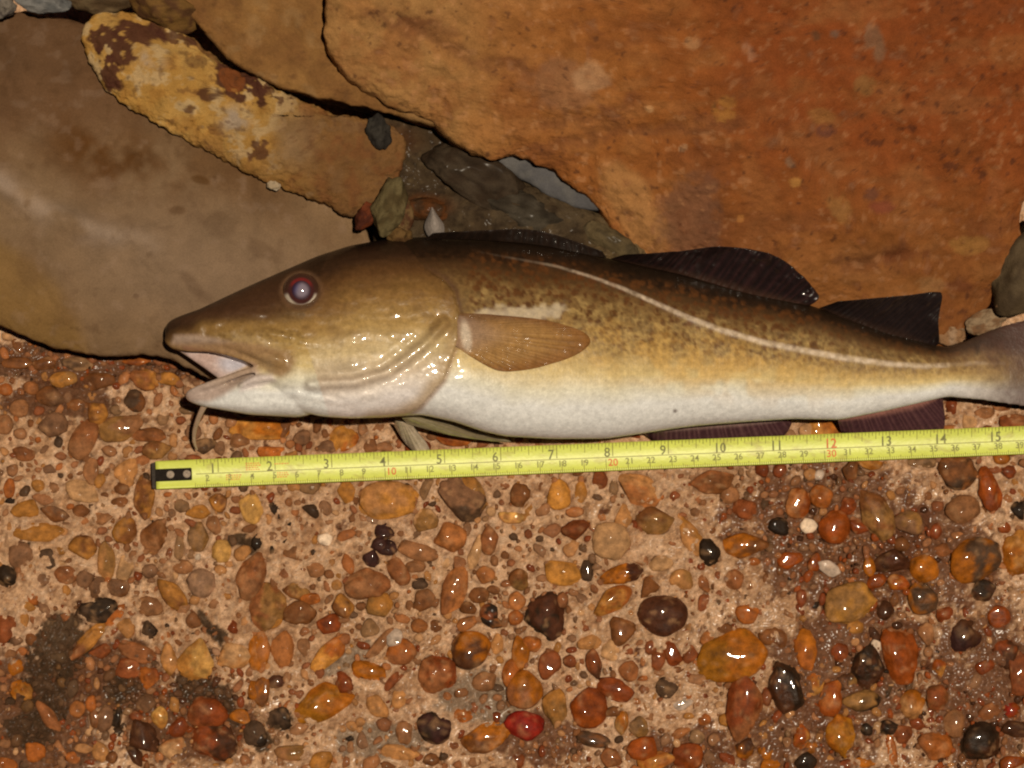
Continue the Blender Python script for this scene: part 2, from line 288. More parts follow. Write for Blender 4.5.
(868,729,6,6,0,'dk',0,.4),(888,727,10,7,0,'dk','dw',.5),(878,728,5,6,0,'pt',0,.5),(893,752,5,16,-15,'orr',0,.4),(866,761,10,6,0,'am',0,.3),(812,747,6,6,0,'am',0,.3),(1012,763,12,7,-20,'ra',0,.4),(905,735,9,8,0,'rb',0,.4),(927,635,8,11,0,'tb',0,.2),(1017,730,14,8,0,'dw',0,.4),
(855,628,8,7,0,'oc',0,.3),(840,652,8,9,0,'rw',0,.4),(770,765,9,6,0,'am',0,.3),(848,765,8,5,0,'rw',0,.3),
(62,380,13,8,0,'oc','ol',.2),(51,396,14,9,0,'gb','br',.2),(18,364,14,6,0,'br',0,.5),(45,363,11,6,0,'br',0,.3),(77,364,14,6,5,'gy','dg',.3),(99,380,18,8,-8,'br',0,.5),(145,380,14,10,10,'oc','rt',.2),(136,401,11,10,0,'br','dg',.6),(96,411,11,11,20,'oc','br',.2),
(83,439,11,19,25,'rt','tb',.4),(118,427,21,13,-25,'tb','ol',.4),(77,407,11,7,0,'br',0,.3),(52,425,13,11,-20,'gb',0,.3),(58,442,4,5,0,'dg',0,.1),(24,453,10,7,0,'rt',0,.3),(5,389,7,6,0,'orr',0,.2),(31,388,7,6,0,'to',0,.2),(20,408,9,8,0,'tb',0,.2),(5,425,8,9,0,'tb',0,.2),
(109,451,7,5,0,'tb',0,.1),(148,435,16,7,5,'br','rt',.6),(156,450,13,8,0,'ol','br',.3),(126,470,10,12,20,'tn',0,.2),(91,471,7,12,0,'tb',0,.2),(136,361,13,5,0,'rb','orr',.3),(168,378,10,6,10,'oc',0,.3),(187,411,8,4,0,'gy',0,.2),(116,410,6,5,0,'gy',0,.2),(193,459,8,4,0,'rb',0,.3),
(260,429,26,10,3,'yo','am',.1),(344,438,17,12,-40,'orr','yo',.4),(273,453,14,6,5,'orr',0,.3),(205,446,11,7,0,'gy','dg',.2),(302,437,8,8,0,'gb',0,.2),(328,447,9,6,0,'gb',0,.3),(826,428,20,10,8,'am','yo',.3),(806,431,8,7,-30,'pt',0,.3),(1012,421,14,7,0,'rb','rt',.2),(985,412,9,6,0,'tb',0,.2),(970,420,7,9,0,'pt',0,.3),(1000,404,11,6,0,'rt',0,.2),
(238,440,10,7,0,'tb',0,.2),(455,437,18,8,4,'ra','orr',.4),(385,447,8,5,0,'tb',0,.3),(540,441,10,4,0,'tb',0,.3),(705,485,4,6,0,'gl',0,.2),(730,495,9,8,0,'tb',0,.2),(12,470,5,6,0,'tb',0,.2),(50,470,6,5,0,'gb',0,.2),(160,377,5,4,0,'tb',0,.2)]

PX = 0.0004544                                   # metres per pixel on the ground

# ------------------------------------------------------------------ the concrete ground with its aggregate
rs = np.random.RandomState(7)
def wet_map(x, y):
    w = 0.10 + 0.55 * ss(520, 900, y * 0.75 + x * 0.35) + 0.28 * blob(x, y, 830, 540, 110, 90, 0, .6) + 0.3 * blob(x, y, 180, 720, 110, 60, 0, .5) \
        + 0.35 * blob(x, y, 80, 362, 110, 18, 0, .5) + 0.15 * blob(x, y, 460, 700, 80, 60, 0, .5)
    return np.clip(w, 0, 1)

# filler pebbles between the catalogued ones
occ = [(p[0], p[1], math.sqrt(p[2] * p[3])) for p in PB]
fill = []
cell = {}
def put(x, y, r): cell.setdefault((int(x // 40), int(y // 40)), []).append((x, y, r))
for p in PB:
    put(p[0], p[1], (p[2] + p[3]) / 2)
def free(x, y, r, k):
    cx, cy = int(x // 40), int(y // 40)
    for i in (-1, 0, 1):
        for j in (-1, 0, 1):
            for a, b, c in cell.get((cx + i, cy + j), []):
                if (a - x) ** 2 + (b - y) ** 2 < ((c + r) * k) ** 2: return False
    return True
KL = ['br', 'rb', 'tb', 'gb', 'to', 'oc', 'rt', 'tn', 'gy', 'pt', 'dg', 'rw', 'orr', 'gl', 'dk']
KW = np.array([3.4, 2.6, 3, 2.2, 2, 1.8, 2.8, 1.4, .8, .8, .7, 1.6, 1.0, .3, .6]); KW /= KW.sum()
for lo, hi, tries, k in ((5.5, 8.5, 2500, .95), (3.2, 5.5, 6500, .9), (1.5, 3.2, 9000, .95)):
    for _ in range(tries):
        x = rs.uniform(-60, 1084); y = rs.uniform(335, 810); r = rs.uniform(lo, hi)
        if lo > 5 and -5 < x < 1029 and 470 < y < 772 and rs.rand() < .6: continue
        if free(x, y, r, k):
            put(x, y, r); a = rs.uniform(.72, 1.0)
            kc = KL[rs.choice(len(KL), p=KW)]
            if wet_map(np.array([x]), np.array([y]))[0] > .62 and rs.rand() < .6: kc = ('rw', 'dw', 'rb', 'ra', 'br')[rs.randint(5)]
            fill.append((x, y, r / a, r * a, rs.uniform(0, 180), kc, 0, rs.uniform(.1, .8)))
# crumbs of wet grit packed in the two soaked patches
for _ in range(5200):
    gx_, gy_, sx_, sy_ = ((825, 535, 62, 48), (965, 690, 45, 60), (840, 690, 60, 50), (40, 700, 45, 50), (190, 700, 40, 22), (90, 362, 70, 8))[rs.randint(6)]
    x = rs.normal(gx_, sx_); y = rs.normal(gy_, sy_); r = rs.uniform(1.6, 4.2)
    if free(x, y, r, .8):
        put(x, y, r); fill.append((x, y, r * 1.15, r * .9, rs.uniform(0, 180), ('rw', 'dw', 'rb', 'ra', 'br', 'dk', 'rt')[rs.randint(7)], 0, rs.uniform(.3, .9)))

ALG = ((62, 645, 30, 30, -40), (45, 690, 28, 34, 0), (122, 688, 20, 15, 0), (200, 688, 30, 16, 15), (222, 700, 28, 12, 60), (30, 730, 26, 20, 0))
ALLP = [p + (True,) for p in PB] + [p + (False,) for p in fill]

# ground sheet: fine where the photograph looks at it, coarse out to the far edge
xs = np.concatenate([[-14, -6, -2, -.8, -.4], np.arange(-.262, .262, .00078), [.4, .8, 2, 6, 14]])
ys = np.concatenate([[-14, -6, -2, -.6, -.25], np.arange(-.196, .042, .00078), np.arange(.046, .22, .004), [.3, .6, 2, 6, 14]])
GX, GY = np.meshgrid(xs, ys, indexing='ij')
gv = np.stack([GX.ravel(), GY.ravel(), np.zeros(GX.size)], 1)
fade = 1 - ss(.3, .6, np.maximum(abs(gv[:, 0]), abs(gv[:, 1])))
gz = (fbm(gv * 28, 3, 3) * .0009 + fbm(gv * 190, 3, 5) * .0006 + fbm(gv * 620, 2, 9) * .0003) * fade
gpx, gpy = to_px(gv)
pit = ss(.42, .75, fbm(gv * 240, 2, 21)); gz -= pit * .0012 * fade
nx, ny = len(xs), len(ys)
Z2 = gz.reshape(nx, ny)
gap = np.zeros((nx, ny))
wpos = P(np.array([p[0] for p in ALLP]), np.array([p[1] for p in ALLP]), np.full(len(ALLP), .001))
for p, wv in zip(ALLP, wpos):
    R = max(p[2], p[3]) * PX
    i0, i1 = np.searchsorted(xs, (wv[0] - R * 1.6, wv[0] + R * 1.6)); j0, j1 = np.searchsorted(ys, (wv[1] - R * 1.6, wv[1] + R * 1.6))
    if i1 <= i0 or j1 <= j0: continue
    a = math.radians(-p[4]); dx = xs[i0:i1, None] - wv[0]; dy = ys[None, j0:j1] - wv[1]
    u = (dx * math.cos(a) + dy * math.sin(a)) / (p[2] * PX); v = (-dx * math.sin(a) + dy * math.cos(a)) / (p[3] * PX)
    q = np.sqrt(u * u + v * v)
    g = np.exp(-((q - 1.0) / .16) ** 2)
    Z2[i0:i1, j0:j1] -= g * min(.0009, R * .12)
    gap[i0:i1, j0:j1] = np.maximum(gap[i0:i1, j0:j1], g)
    Z2[i0:i1, j0:j1] += np.exp(-((q - 1.35) / .2) ** 2) * .00025
gv[:, 2] = Z2.ravel()
n1 = fbm(gv * 45, 3, 31); n2 = fbm(gv * 170, 3, 33); n3 = fbm(gv * 500, 2, 35); n4 = fbm(gv * 90, 3, 37)
gc = np.tile(np.array([.45, .275, .16]), (len(gv), 1))
gc = lay(gc, ss(.0, .7, n1) * .6, (.53, .335, .21))
gc = lay(gc, ss(.05, .6, -n4) * .55, (.34, .185, .095))
gc = lay(gc, ss(.15, .6, n2) * .45, (.57, .38, .25))
gc = lay(gc, ss(.2, .6, -n2) * .4, (.24, .12, .058))
gc = lay(gc, ss(.35, .7, n3) * .5, (.14, .065, .032))
gc = lay(gc, ss(.4, .7, -n3) * .45, (.56, .40, .28))
j = n2 * .5 + n3 * .35
def dirt(cx, cy, rx, ry, ang=0, thr=0.0): return blob(gpx, gpy, cx, cy, rx, ry, ang, .55) + j * .55
# reddish soaked mortar on the right and in the lower left corner, grey slurry in the middle
for a in ((830, 535, 105, 85, 0), (985, 690, 65, 95, 0), (850, 665, 85, 70, 0), (800, 740, 80, 40, 0), (930, 560, 60, 60, 0), (690, 750, 60, 25, 0), (540, 740, 50, 30, 0)):
    gc = lay(gc, ss(.35, .75, dirt(*a) - .06 + .3 * n4) * .88, (.10, .037, .017))
for a in ((25, 725, 85, 70, 20), (110, 675, 60, 40, 0), (190, 725, 70, 40, 0), (70, 364, 150, 20, 3), (60, 400, 60, 20, 0)):
    gc = lay(gc, ss(.35, .75, dirt(*a)) * .9, (.085, .032, .014))
for a in ((480, 700, 45, 28, 15), (345, 660, 30, 10, -30), (380, 740, 45, 22, 0)):
    gc = lay(gc, ss(.35, .8, dirt(*a)) * .75, (.17, .13, .095))
# dark algae
for a in ((62, 645, 30, 30, -40), (45, 690, 28, 34, 0), (122, 688, 20, 15, 0), (200, 688, 30, 16, 15), (222, 700, 28, 12, 60), (208, 625, 5, 26, -32), (232, 540, 16, 6, -20), (215, 632, 16, 7, 30), (30, 730, 26, 20, 0), (250, 545, 10, 9, 0), (205, 655, 9, 8, 0), (280, 720, 16, 12, 0), (262, 742, 12, 12, 0)):
    gc = lay(gc, ss(.42, .68, dirt(*a)) * .93, (.040, .023, .012))
gc = gc * np.array([1.03, 1.00, .98])
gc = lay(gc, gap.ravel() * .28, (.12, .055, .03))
gw = wet_map(gpx, gpy) * (.55 + .45 * ss(-.2, .5, n4))
ground = mk('concrete_ground', gv, grid_faces(nx, ny), M_CONC, col=gc, wet=gw)
tag(ground, 'pinkish tan concrete set with brown pebbles, under the fish and the tape', kind='structure')

# pebble shapes
def ico(sub):
    import bmesh
    bm = bmesh.new(); bmesh.ops.create_icosphere(bm, subdivisions=sub, radius=1.0)
    v = np.array([w.co[:] for w in bm.verts]); f = [[w.index for w in q.verts] for q in bm.faces]; bm.free(); return v, f
ICO = {s: ico(s) for s in (1, 2, 3, 4)}

def pebble_shape(sub, rx, ry, rz, ang, ang_amt, r, seed):
    v = ICO[sub][0].copy()
    v += v * (fbm(v * 1.1 + seed * 3.7, 2, seed % 97) * (.17 + .10 * ang_amt))[:, None]
    for k in range(int(4 + 9 * ang_amt)):
        n = r.normal(size=3); n[2] *= .8; n /= np.linalg.norm(n)
        d = r.uniform(.56, .92) if ang_amt > .15 else r.uniform(.82, .98)
        e = np.maximum(0, v @ n - d); v -= e[:, None] * n * (.88 if ang_amt > .15 else .6)
    v[:, :2] /= np.abs(v[:, :2]).max(0)
    v = v * np.array([rx, ry, rz])
    c, s = math.cos(ang), math.sin(ang)
    return np.stack([v[:, 0] * c - v[:, 1] * s, v[:, 0] * s + v[:, 1] * c, v[:, 2]], 1)

order = sorted(range(len(PB)), key=lambda i: -PB[i][2] * PB[i][3])
parts = set(order[:298])
sv, sf, sc_, sw = [], [], [], []; base = 0
for i, p in enumerate(ALLP):
    r = np.random.RandomState(1000 + i)
    x, y, rx, ry, ang, c1, c2, am, cat = p
    mn = min(rx, ry) * PX; big = max(rx, ry)
    rz = min(mn * r.uniform(.40, .58), .005)
    sub = 4 if big > 19 else 3 if big > 8 else 2 if big > 3.2 else 1
    k_ = 1.2 if cat else 1.05
    v = pebble_shape(sub, rx * PX * k_, ry * PX * k_, rz, math.radians(-ang), am, r, i)
    zc = -rz * r.uniform(.02, .3) if cat else -rz * r.uniform(.05, .5)
    zc = min(zc, .0042 - rz)
    ctr = np.array([wpos[i][0], wpos[i][1], zc])
    if cat and i in (0,): pass
    wv = v + ctr
    col = np.tile(np.array(K[c1]) * r.uniform(.85, 1.12), (len(v), 1))
    if not cat: col = lay(col, r.uniform(.0, .4), (.36, .205, .11)) if c1 not in ('rw', 'dw', 'ra') else col
    if c2:
        d = r.normal(size=3); d /= np.linalg.norm(d)
        q = v / max(rx, ry) / PX
        m = ss(-.22, .22, q @ d * .8 + fbm(q * 2.2 + i, 3, i % 50) * .7 + .05)
        col = lay(col, m, K[c2])
    if cat:
        # skin: darker rind mottling and dust
        q = v / (12 * PX)
        col *= (1 + .30 * fbm(q * 1.6 + i * 1.3, 3, 61))[:, None]
        col = lay(col, ss(.3, .75, fbm(q * 2.6 - i, 3, 67)) * .55, np.array(K[c1]) * .38)
        col = lay(col, ss(.4, .8, fbm(q * 2.0 + 9 - i, 3, 71)) * .35, (.42, .27, .15))
    w = float(np.clip(wet_map(np.array([x]), np.array([y]))[0] + r.uniform(-.2, .22), .03, 1))
    w = w ** 1.4
    if r.rand() < .35: w *= .2
    if c1 in ('ra', 'rw', 'dw', 'ga', 'db', 'pu', 'rd', 'si', 'am'): w = min(1, w + .25)
    col = col * np.array([.86, .74, .66])
    if not cat:
        al = max(float(blob(np.array([x]), np.array([y]), *q, .4)[0]) for q in ALG)
        if al > .35: col = lay(col, .75, (.045, .026, .014))
    if not cat: w *= .7
    if c1 in ('ye', 'pt', 'wh'): w *= .4
    if cat and i in parts:
        o = mk('pebble', wv, ICO[sub][1], M_PEB, parent=ground, col=col, wet=w, loc=ctr, sat=1.04)
        if c1 == 'rd': o['label'] = 'bright red glassy pebble'
    else:
        sv.append(wv); sf += [[a + base for a in f] for f in ICO[sub][1]]; base += len(wv); sc_.append(col); sw.append(np.full(len(wv), w))
tag(mk('small_pebbles', np.vstack(sv), sf, M_PEB, parent=ground, col=np.vstack(sc_), wet=np.concatenate(sw)), kind='stuff')

# ------------------------------------------------------------------ boulders
def rock(name, outline, zr, gx, gy, Hd, n=3.5, center=None, seed=1, colour=None, mat=None, N=360, rings=90, rough=(.0012, .0004), disp=None, wet=.25, zb=-.012, under=.16, jitter=.8, tex=1.0):
    n_ = rings; NB = 8 * n_
    o = resample(catmull(outline, 10), NB)
    o = o + np.stack([fbm(np.c_[o / 14.0, np.zeros(NB)], 3, seed + 5), fbm(np.c_[o / 14.0, np.ones(NB) * 9], 3, seed + 6)], 1) * jitter
    c = np.array(center if center else o.mean(0), float)
    # start the loop at the corner direction so that the square grid maps without twist
    an = np.arctan2(o[:, 1] - c[1], o[:, 0] - c[0]); st = int(np.argmin(np.abs(an + math.pi * .75)))
    o = np.roll(o, -st, axis=0)
    if np.sum(o[:, 0] * np.roll(o[:, 1], -1) - np.roll(o[:, 0], -1) * o[:, 1]) < 0: o = o[::-1].copy()
    rim = np.maximum(zr + gx * (o[:, 0] - c[0]) + gy * (o[:, 1] - c[1]), .004)
    ow = P(o[:, 0], o[:, 1], rim); cw = P(c[0], c[1], zr)
    I, J = np.meshgrid(np.arange(-n_, n_ + 1), np.arange(-n_, n_ + 1), indexing='ij'); I = I.ravel(); J = J.ravel()
    k = np.maximum(abs(I), abs(J)); kk = np.maximum(k, 1)
    t = np.where(J == -k, (I + k), np.where(I == k, 2 * k + (J + k), np.where(J == k, 4 * k + (k - I), 6 * k + (k - J)))) / (8.0 * kk)
    t = np.mod(t, 1.0) * NB; a0 = np.floor(t).astype(int) % NB; a1 = (a0 + 1) % NB; fr = (t - np.floor(t))
    oxy = ow[a0, :2] * (1 - fr)[:, None] + ow[a1, :2] * fr[:, None]; rm_ = rim[a0] * (1 - fr) + rim[a1] * fr
    u = k / n_; s = np.sin(u * math.pi / 2) ** .8 * .55 + u * .45; s = np.where(k == n_, 1.0, s)
    v = np.c_[cw[:2] + (oxy - cw[:2]) * s[:, None], zr + (rm_ - zr) * s + Hd * np.maximum(0, 1 - s ** n) ** (1 / n)]
    m_ = 2 * n_ + 1
    f = [(i * m_ + j, (i + 1) * m_ + j, (i + 1) * m_ + j + 1, i * m_ + j + 1) for i in range(m_ - 1) for j in range(m_ - 1)]
    loop = [(i, 0) for i in range(2 * n_)] + [(2 * n_, j) for j in range(2 * n_)] + [(2 * n_ - i, 2 * n_) for i in range(2 * n_)] + [(0, 2 * n_ - j) for j in range(2 * n_)]
    prev = [i * m_ + j for i, j in loop]; base_ = len(v); V = [v]; nb = 10
    for q in range(1, nb + 1):
        uu = q / nb; sc = 1 - under * uu ** 1.6
        V.append(np.c_[cw[:2] + (ow[:, :2] - cw[:2]) * sc, rim + (zb - rim) * uu])
        cur = [base_ + j for j in range(NB)]; base_ += NB
        f += [(prev[j], cur[j], cur[(j + 1) % NB], prev[(j + 1) % NB]) for j in range(NB)]; prev = cur
    f.append(tuple(prev[::-1])); v = np.vstack(V); f = [q[::-1] for q in f]
    me = bpy.data.meshes.new('t'); me.from_pydata(v.tolist(), [], f); me.update()
    nr = np.zeros(len(v) * 3); me.vertex_normals.foreach_get('vector', nr); nr = nr.reshape(-1, 3); bpy.data.meshes.remove(me)
    if nr[n_ * m_ + n_, 2] < 0: nr = -nr; f = [q[::-1] for q in f]
    px, py = to_px(v)
    d = fbm(v * 55 * tex, 4, seed) * rough[0] + fbm(v * 420 * tex, 3, seed + 11) * rough[1]
    dz = disp(px, py, v) if disp else 0
    v = v + nr * d[:, None]
    v[:, 2] += dz
    col = colour(px, py, v)
    w = wet(px, py, v) if callable(wet) else wet
    return mk(name, v - 0, f, mat or M_ROCK, col=col, wet=w, loc=[cw[0], cw[1], 0.0])

def base_col(px, c): return np.tile(np.array(c, float), (len(px), 1))

# smooth grey slab on the left
def colA(x, y, v):
    a = fbm(v * 22, 4, 101); b = fbm(v * 60, 4, 103); e = fbm(v * 180, 3, 105)
    c = base_col(x, (.185, .120, .066))
    c = lay(c, ss(.0, .7, a) * .45, (.215, .145, .082))
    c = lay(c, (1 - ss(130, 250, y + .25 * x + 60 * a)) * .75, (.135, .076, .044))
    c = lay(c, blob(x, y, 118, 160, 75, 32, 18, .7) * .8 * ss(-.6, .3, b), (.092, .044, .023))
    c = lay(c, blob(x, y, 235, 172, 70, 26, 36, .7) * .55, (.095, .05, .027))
    c = lay(c, np.exp(-(seg_dist(x, y, [(-60, 160), (0, 181), (44, 212), (95, 233), (150, 243)]) / 11) ** 2) * .65 * ss(-.5, .5, b + .3), (.33, .25, .175))  # light on the ridge painted as a paler band, since its relief shades weakly
    c = lay(c, ss(6, -12, sdf(x, y, [(-160, 200), (0, 238), (35, 258), (62, 285), (80, 318), (92, 360), (-160, 420)])) * .7, (.20, .118, .045))
    for q in ((177, 210, 9, 5, 0, .7), (201, 180, 10, 4, 15, .6), (136, 296, 4, 3, 0, .8), (191, 283, 6, 17, -38, .55), (221, 224, 17, 13, 0, .3), (215, 178, 3, 2, 0, .8), (262, 250, 20, 8, 30, .35), (205, 297, 9, 6, 0, .35), (150, 255, 4, 3, 0, .4)):
        c = lay(c, ss(.25, .8, blob(x, y, *q[:5], .7) + e * .25) * q[5], (.075, .04, .022))
    c = lay(c, ss(.3, .8, b) * .25, (.12, .07, .04)); c = lay(c, ss(.3, .9, -e) * .22, (.28, .19, .12))
    c = lay(c, ss(.45, .8, e) * .3, (.10, .06, .036))
    c = lay(c, blob(x, y, 190, 270, 130, 60, 12, .9) * .35, (.25, .185, .125))  # soft sheen across the middle, painted as paler colour
    return np.clip((c - .12) * 1.25 + .12, .01, 1) * np.array([.77, .785, .93]) * (1 - .25 * ss(190, 30, y + .3 * x))[:, None]  # last factor paints the light falling off toward the upper left
def dispA(x, y, v):
    r = np.exp(-(seg_dist(x, y, [(-60, 160), (0, 181), (44, 212), (95, 233), (160, 243)]) / 16) ** 2) * .0035
    h = blob(x, y, 80, 168, 90, 30, 18, .8) * -.005
    return r + h
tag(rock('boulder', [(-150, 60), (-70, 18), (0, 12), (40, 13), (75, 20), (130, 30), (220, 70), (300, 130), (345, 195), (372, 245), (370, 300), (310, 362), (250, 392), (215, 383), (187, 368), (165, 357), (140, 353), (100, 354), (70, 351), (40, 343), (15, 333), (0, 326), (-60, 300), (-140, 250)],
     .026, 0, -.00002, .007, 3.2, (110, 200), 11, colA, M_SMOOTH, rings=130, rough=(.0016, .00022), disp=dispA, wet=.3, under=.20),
    'smooth grey brown boulder under the snout of the fish', 'boulder')

# yellow mottled rock
def colB(x, y, v):
    a = fbm(v * 60, 4, 201); b = fbm(v * 150, 4, 203); e = fbm(v * 360, 3, 205)
    c = base_col(x, (.36, .205, .05))
    c = lay(c, ss(-.1, .5, a) * .6, (.42, .27, .085))
    c = lay(c, ss(.1, .6, b) * .5, (.27, .125, .025))
    c = lay(c, ss(.25, .5, -b + .2 * e) * .6, (.46, .36, .20))
    c = lay(c, ss(275, 335, x + 14 * a) * .8, (.165, .085, .03))
    c = lay(c, ss(.1, .5, b) * ss(270, 330, x) * .6, (.20, .075, .022))
    c = lay(c, blob(x, y, 235, 120, 15, 14, 0, .6) * ss(-.5, .3, b) * .7, (.36, .32, .26))
    c = lay(c, blob(x, y, 150, 62, 14, 14, 0, .6) * ss(-.5, .3, b) * .55, (.36, .32, .25))
    c = lay(c, blob(x, y, 295, 140, 22, 26, 0, .6) * ss(-.4, .4, a) * .7, (.30, .215, .11))
    for q in ((112, 46, 22, 12, 40, 1), (108, 70, 8, 18, -15, 1), (140, 34, 22, 9, 12, 1), (170, 34, 20, 6, 25, .9), (243, 82, 15, 22, -55, 1), (212, 94, 10, 6, 0, .9), (186, 107, 8, 5, 0, .8), (258, 150, 9, 9, 0, .9), (197, 62, 8, 5, 0, .5), (116, 84, 6, 6, 0, .8), (270, 92, 22, 5, 28, .8), (217, 128, 6, 5, 0, .5), (205, 45, 22, 5, 40, .7)):
        c = lay(c, ss(.35, .6, blob(x, y, q[0], q[1], q[2] * 1.25, q[3] * 1.25, q[4], .7) * (1 + .9 * b + .7 * e)) * q[5] * .95, (.066, .024, .014))
    c = lay(c, ss(.4, .6, blob(x, y, 232, 80, 10, 14, -40, .5) + b * .3) * .7, (.19, .06, .015))
    c = lay(c, ss(.45, .7, e) * .5, (.09, .04, .018))
    c = lay(c, ss(150, 205, y * .7 + x * .3 + 30 * a) * .55, (.13, .062, .024))
    return c * np.array([.84, .80, .82])
tag(rock('boulder', [(83, 37), (89, 19), (105, 11), (135, 12), (165, 20), (195, 38), (225, 62), (260, 82), (300, 100), (345, 115), (385, 122), (406, 140), (402, 168), (388, 192), (368, 209), (345, 213), (325, 206), (290, 191), (262, 178), (225, 160), (190, 142), (160, 125), (130, 108), (115, 98), (103, 85), (91, 62)],
     .0365, -.00001, -.00002, .006, 2.6, (240, 115), 21, colB, M_ROCK, rings=80, rough=(.0018, .0007), wet=.35, under=.3),
    'elongated yellow rock with dark maroon patches lying across the grey boulder', 'rock')

# tan slab between the yellow rock and the large orange boulder
def colC(x, y, v):
    a = fbm(v * 40, 4, 301); b = fbm(v * 120, 4, 303); e = fbm(v * 380, 3, 305)
    c = base_col(x, (.20, .105, .036))
    c = lay(c, ss(-.1, .6, a) * .6, (.255, .145, .05))
    c = lay(c, ss(.1, .6, b) * .5, (.15, .072, .026))
    c = lay(c, ss(.3, .7, -b) * .4, (.28, .18, .085))
    c = lay(c, ss(10, 2, seg_dist(x, y, [(196, 10), (235, 40), (300, 62), (340, 90)])) * .25, (.12, .055, .022))
    c = lay(c, ss(.45, .8, e) * .4, (.10, .05, .022))
    return c * np.array([.9, .84, .80])
tag(rock('boulder', [(140, -90), (176, -6), (190, 14), (208, 36), (236, 63), (280, 87), (330, 101), (385, 113), (428, 123), (470, 118), (490, 50), (480, -90)],
     .0435, 0, -.00002, .004, 4, (330, 10), 31, colC, M_ROCK, rings=60, rough=(.0012, .0004), wet=.25),
    'flat tan rock tucked under the left edge of the large orange boulder', 'rock')

# large orange boulder
def colD(x, y, v):
    a = fbm(v * 18, 4, 401); b = fbm(v * 55, 4, 403); e = fbm(v * 160, 4, 405); g = fbm(v * 300, 3, 407)
    st = fbm(np.c_[v[:, 0] * 25 + v[:, 1] * 8, v[:, 1] * 90 - v[:, 0] * 12, v[:, 2] * 40], 4, 409)
    c = base_col(x, (.27, .108, .026))
    c = lay(c, ss(640, 400, x + 60 * a) * .8, (.305, .19, .07))
    c = lay(c, ss(250, 90, y - .12 * (x - 700) + 40 * b) * ss(600, 800, x + 40 * a) * .85, (.265, .075, .018))
    c = lay(c, ss(200, 300, y + 30 * b) * .65, (.27, .125, .034))
    c = lay(c, ss(.0, .7, b) * .45, (.21, .075, .02)); c = lay(c, ss(.1, .7, -b) * .4, (.34, .165, .05))
    c = lay(c, ss(.15, .6, st) * .38, (.165, .062, .022)); c = lay(c, ss(.25, .7, -st) * .3, (.33, .17, .06))
    c = lay(c, ss(-6, -34, -sdf(x, y, [(320, -80), (323, 40), (345, 80), (440, 124), (545, 168), (615, 235), (640, 250), (600, 120), (480, 40)])) * 0, (.3, .2, .1))
    c = lay(c, ss(.2, .8, blob(x, y, 632, 205, 22, 50, -32, .6) + b * .3) * .7, (.37, .21, .075))
    c = lay(c, ss(.2, .8, blob(x, y, 690, 215, 30, 42, 10, .6) + e * .4) * .6, (.155, .09, .055))
    c = lay(c, ss(.2, .8, blob(x, y, 560, 85, 38, 26, 10, .7) + e * .4) * .5, (.22, .125, .07))
    c = lay(c, ss(.3, .9, blob(x, y, 590, 78, 18, 16, 0, .6) + e * .5) * .6, (.45, .29, .15))
    for p_ in ([(400, 20), (430, 40), (470, 58), (510, 66), (530, 72)], [(530, 148), (570, 142), (620, 130), (680, 128), (740, 120)], [(545, 120), (600, 118), (640, 100)], [(840, 268), (870, 262), (905, 254)], [(360, 8), (400, 22), (450, 30)]):
        c = lay(c, np.exp(-(seg_dist(x + 10 * b, y + 9 * e, p_) / 7) ** 2) * .5, (.125, .05, .022))
    for q in ((874, 42, 8, 18, -14, (.26, .18, .10)), (691, 44, 7, 8, 20, (.42, .25, .11)), (748, 53, 5, 9, -20, (.42, .24, .13)), (724, 110, 11, 12, 0, (.42, .22, .05)), (865, 86, 11, 9, 0, (.27, .16, .05)), (795, 182, 5, 5, 0, (.50, .28, .07)),
              (648, 110, 5, 5, 0, (.52, .33, .15)), (821, 116, 12, 7, 10, (.36, .19, .055)), (839, 208, 10, 15, -20, (.36, .20, .06)), (969, 245, 18, 9, 0, (.37, .21, .055)), (791, 162, 6, 6, 0, (.27, .19, .11)), (740, 218, 4, 4, 0, (.5, .24, .06)), (683, 148, 5, 3, -30, (.40, .26, .13)),
              (905, 255, 26, 5, -8, (.17, .06, .02)), (958, 287, 12, 5, 0, (.14, .05, .02)), (930, 285, 14, 8, 0, (.36, .21, .08)), (995, 190, 8, 14, 0, (.3, .12, .04)), (835, 35, 4, 4, 0, (.16, .13, .09)), (816, 36, 5, 5, 0, (.09, .06, .03)), (827, 131, 9, 6, 0, (.11, .05, .04)), (870, 195, 7, 6, 0, (.12, .06, .04)), (880, 208, 12, 6, 0, (.22, .06, .035))):
        c = lay(c, ss(.3, .75, blob(x, y, *q[:5], .9) * (1 + .9 * e + .5 * g)) * .65, q[5])
    dots = ss(.40, .62, g + .42 * blob(x, y, 962, 164, 40, 22, -12, .6) + .3 * blob(x, y, 900, 110, 60, 30, -20, .6) + .3 * blob(x, y, 1000, 95, 24, 40, 0, .6) - .36)
    c = lay(c, dots * .6, (.06, .026, .016))
    c = lay(c, ss(.52, .75, -g) * .4, (.42, .23, .10))
    c = lay(c, ss(.3, .7, e) * .3, (.17, .06, .02))
    k = ss(520, 800, x + 80 * a)[:, None]
    return c * (np.array([.90, .80, .80]) * (1 - k) + np.array([.69, .60, .64]) * k)
def dispD(x, y, v):
    z = np.zeros(len(x))
    for p_, w, h in (([(400, 20), (430, 40), (470, 58), (530, 72)], 8, -.0016), ([(530, 148), (570, 142), (620, 130), (680, 128)], 9, -.0018), ([(600, 170), (640, 215), (670, 262)], 10, .002), ([(840, 268), (870, 262), (905, 254)], 6, -.0015), ([(760, 310), (850, 240), (960, 130)], 40, .003), ([(640, 60), (760, 90), (900, 60)], 40, .002)):
        z += np.exp(-(seg_dist(x, y, p_) / w) ** 2) * h
    return z
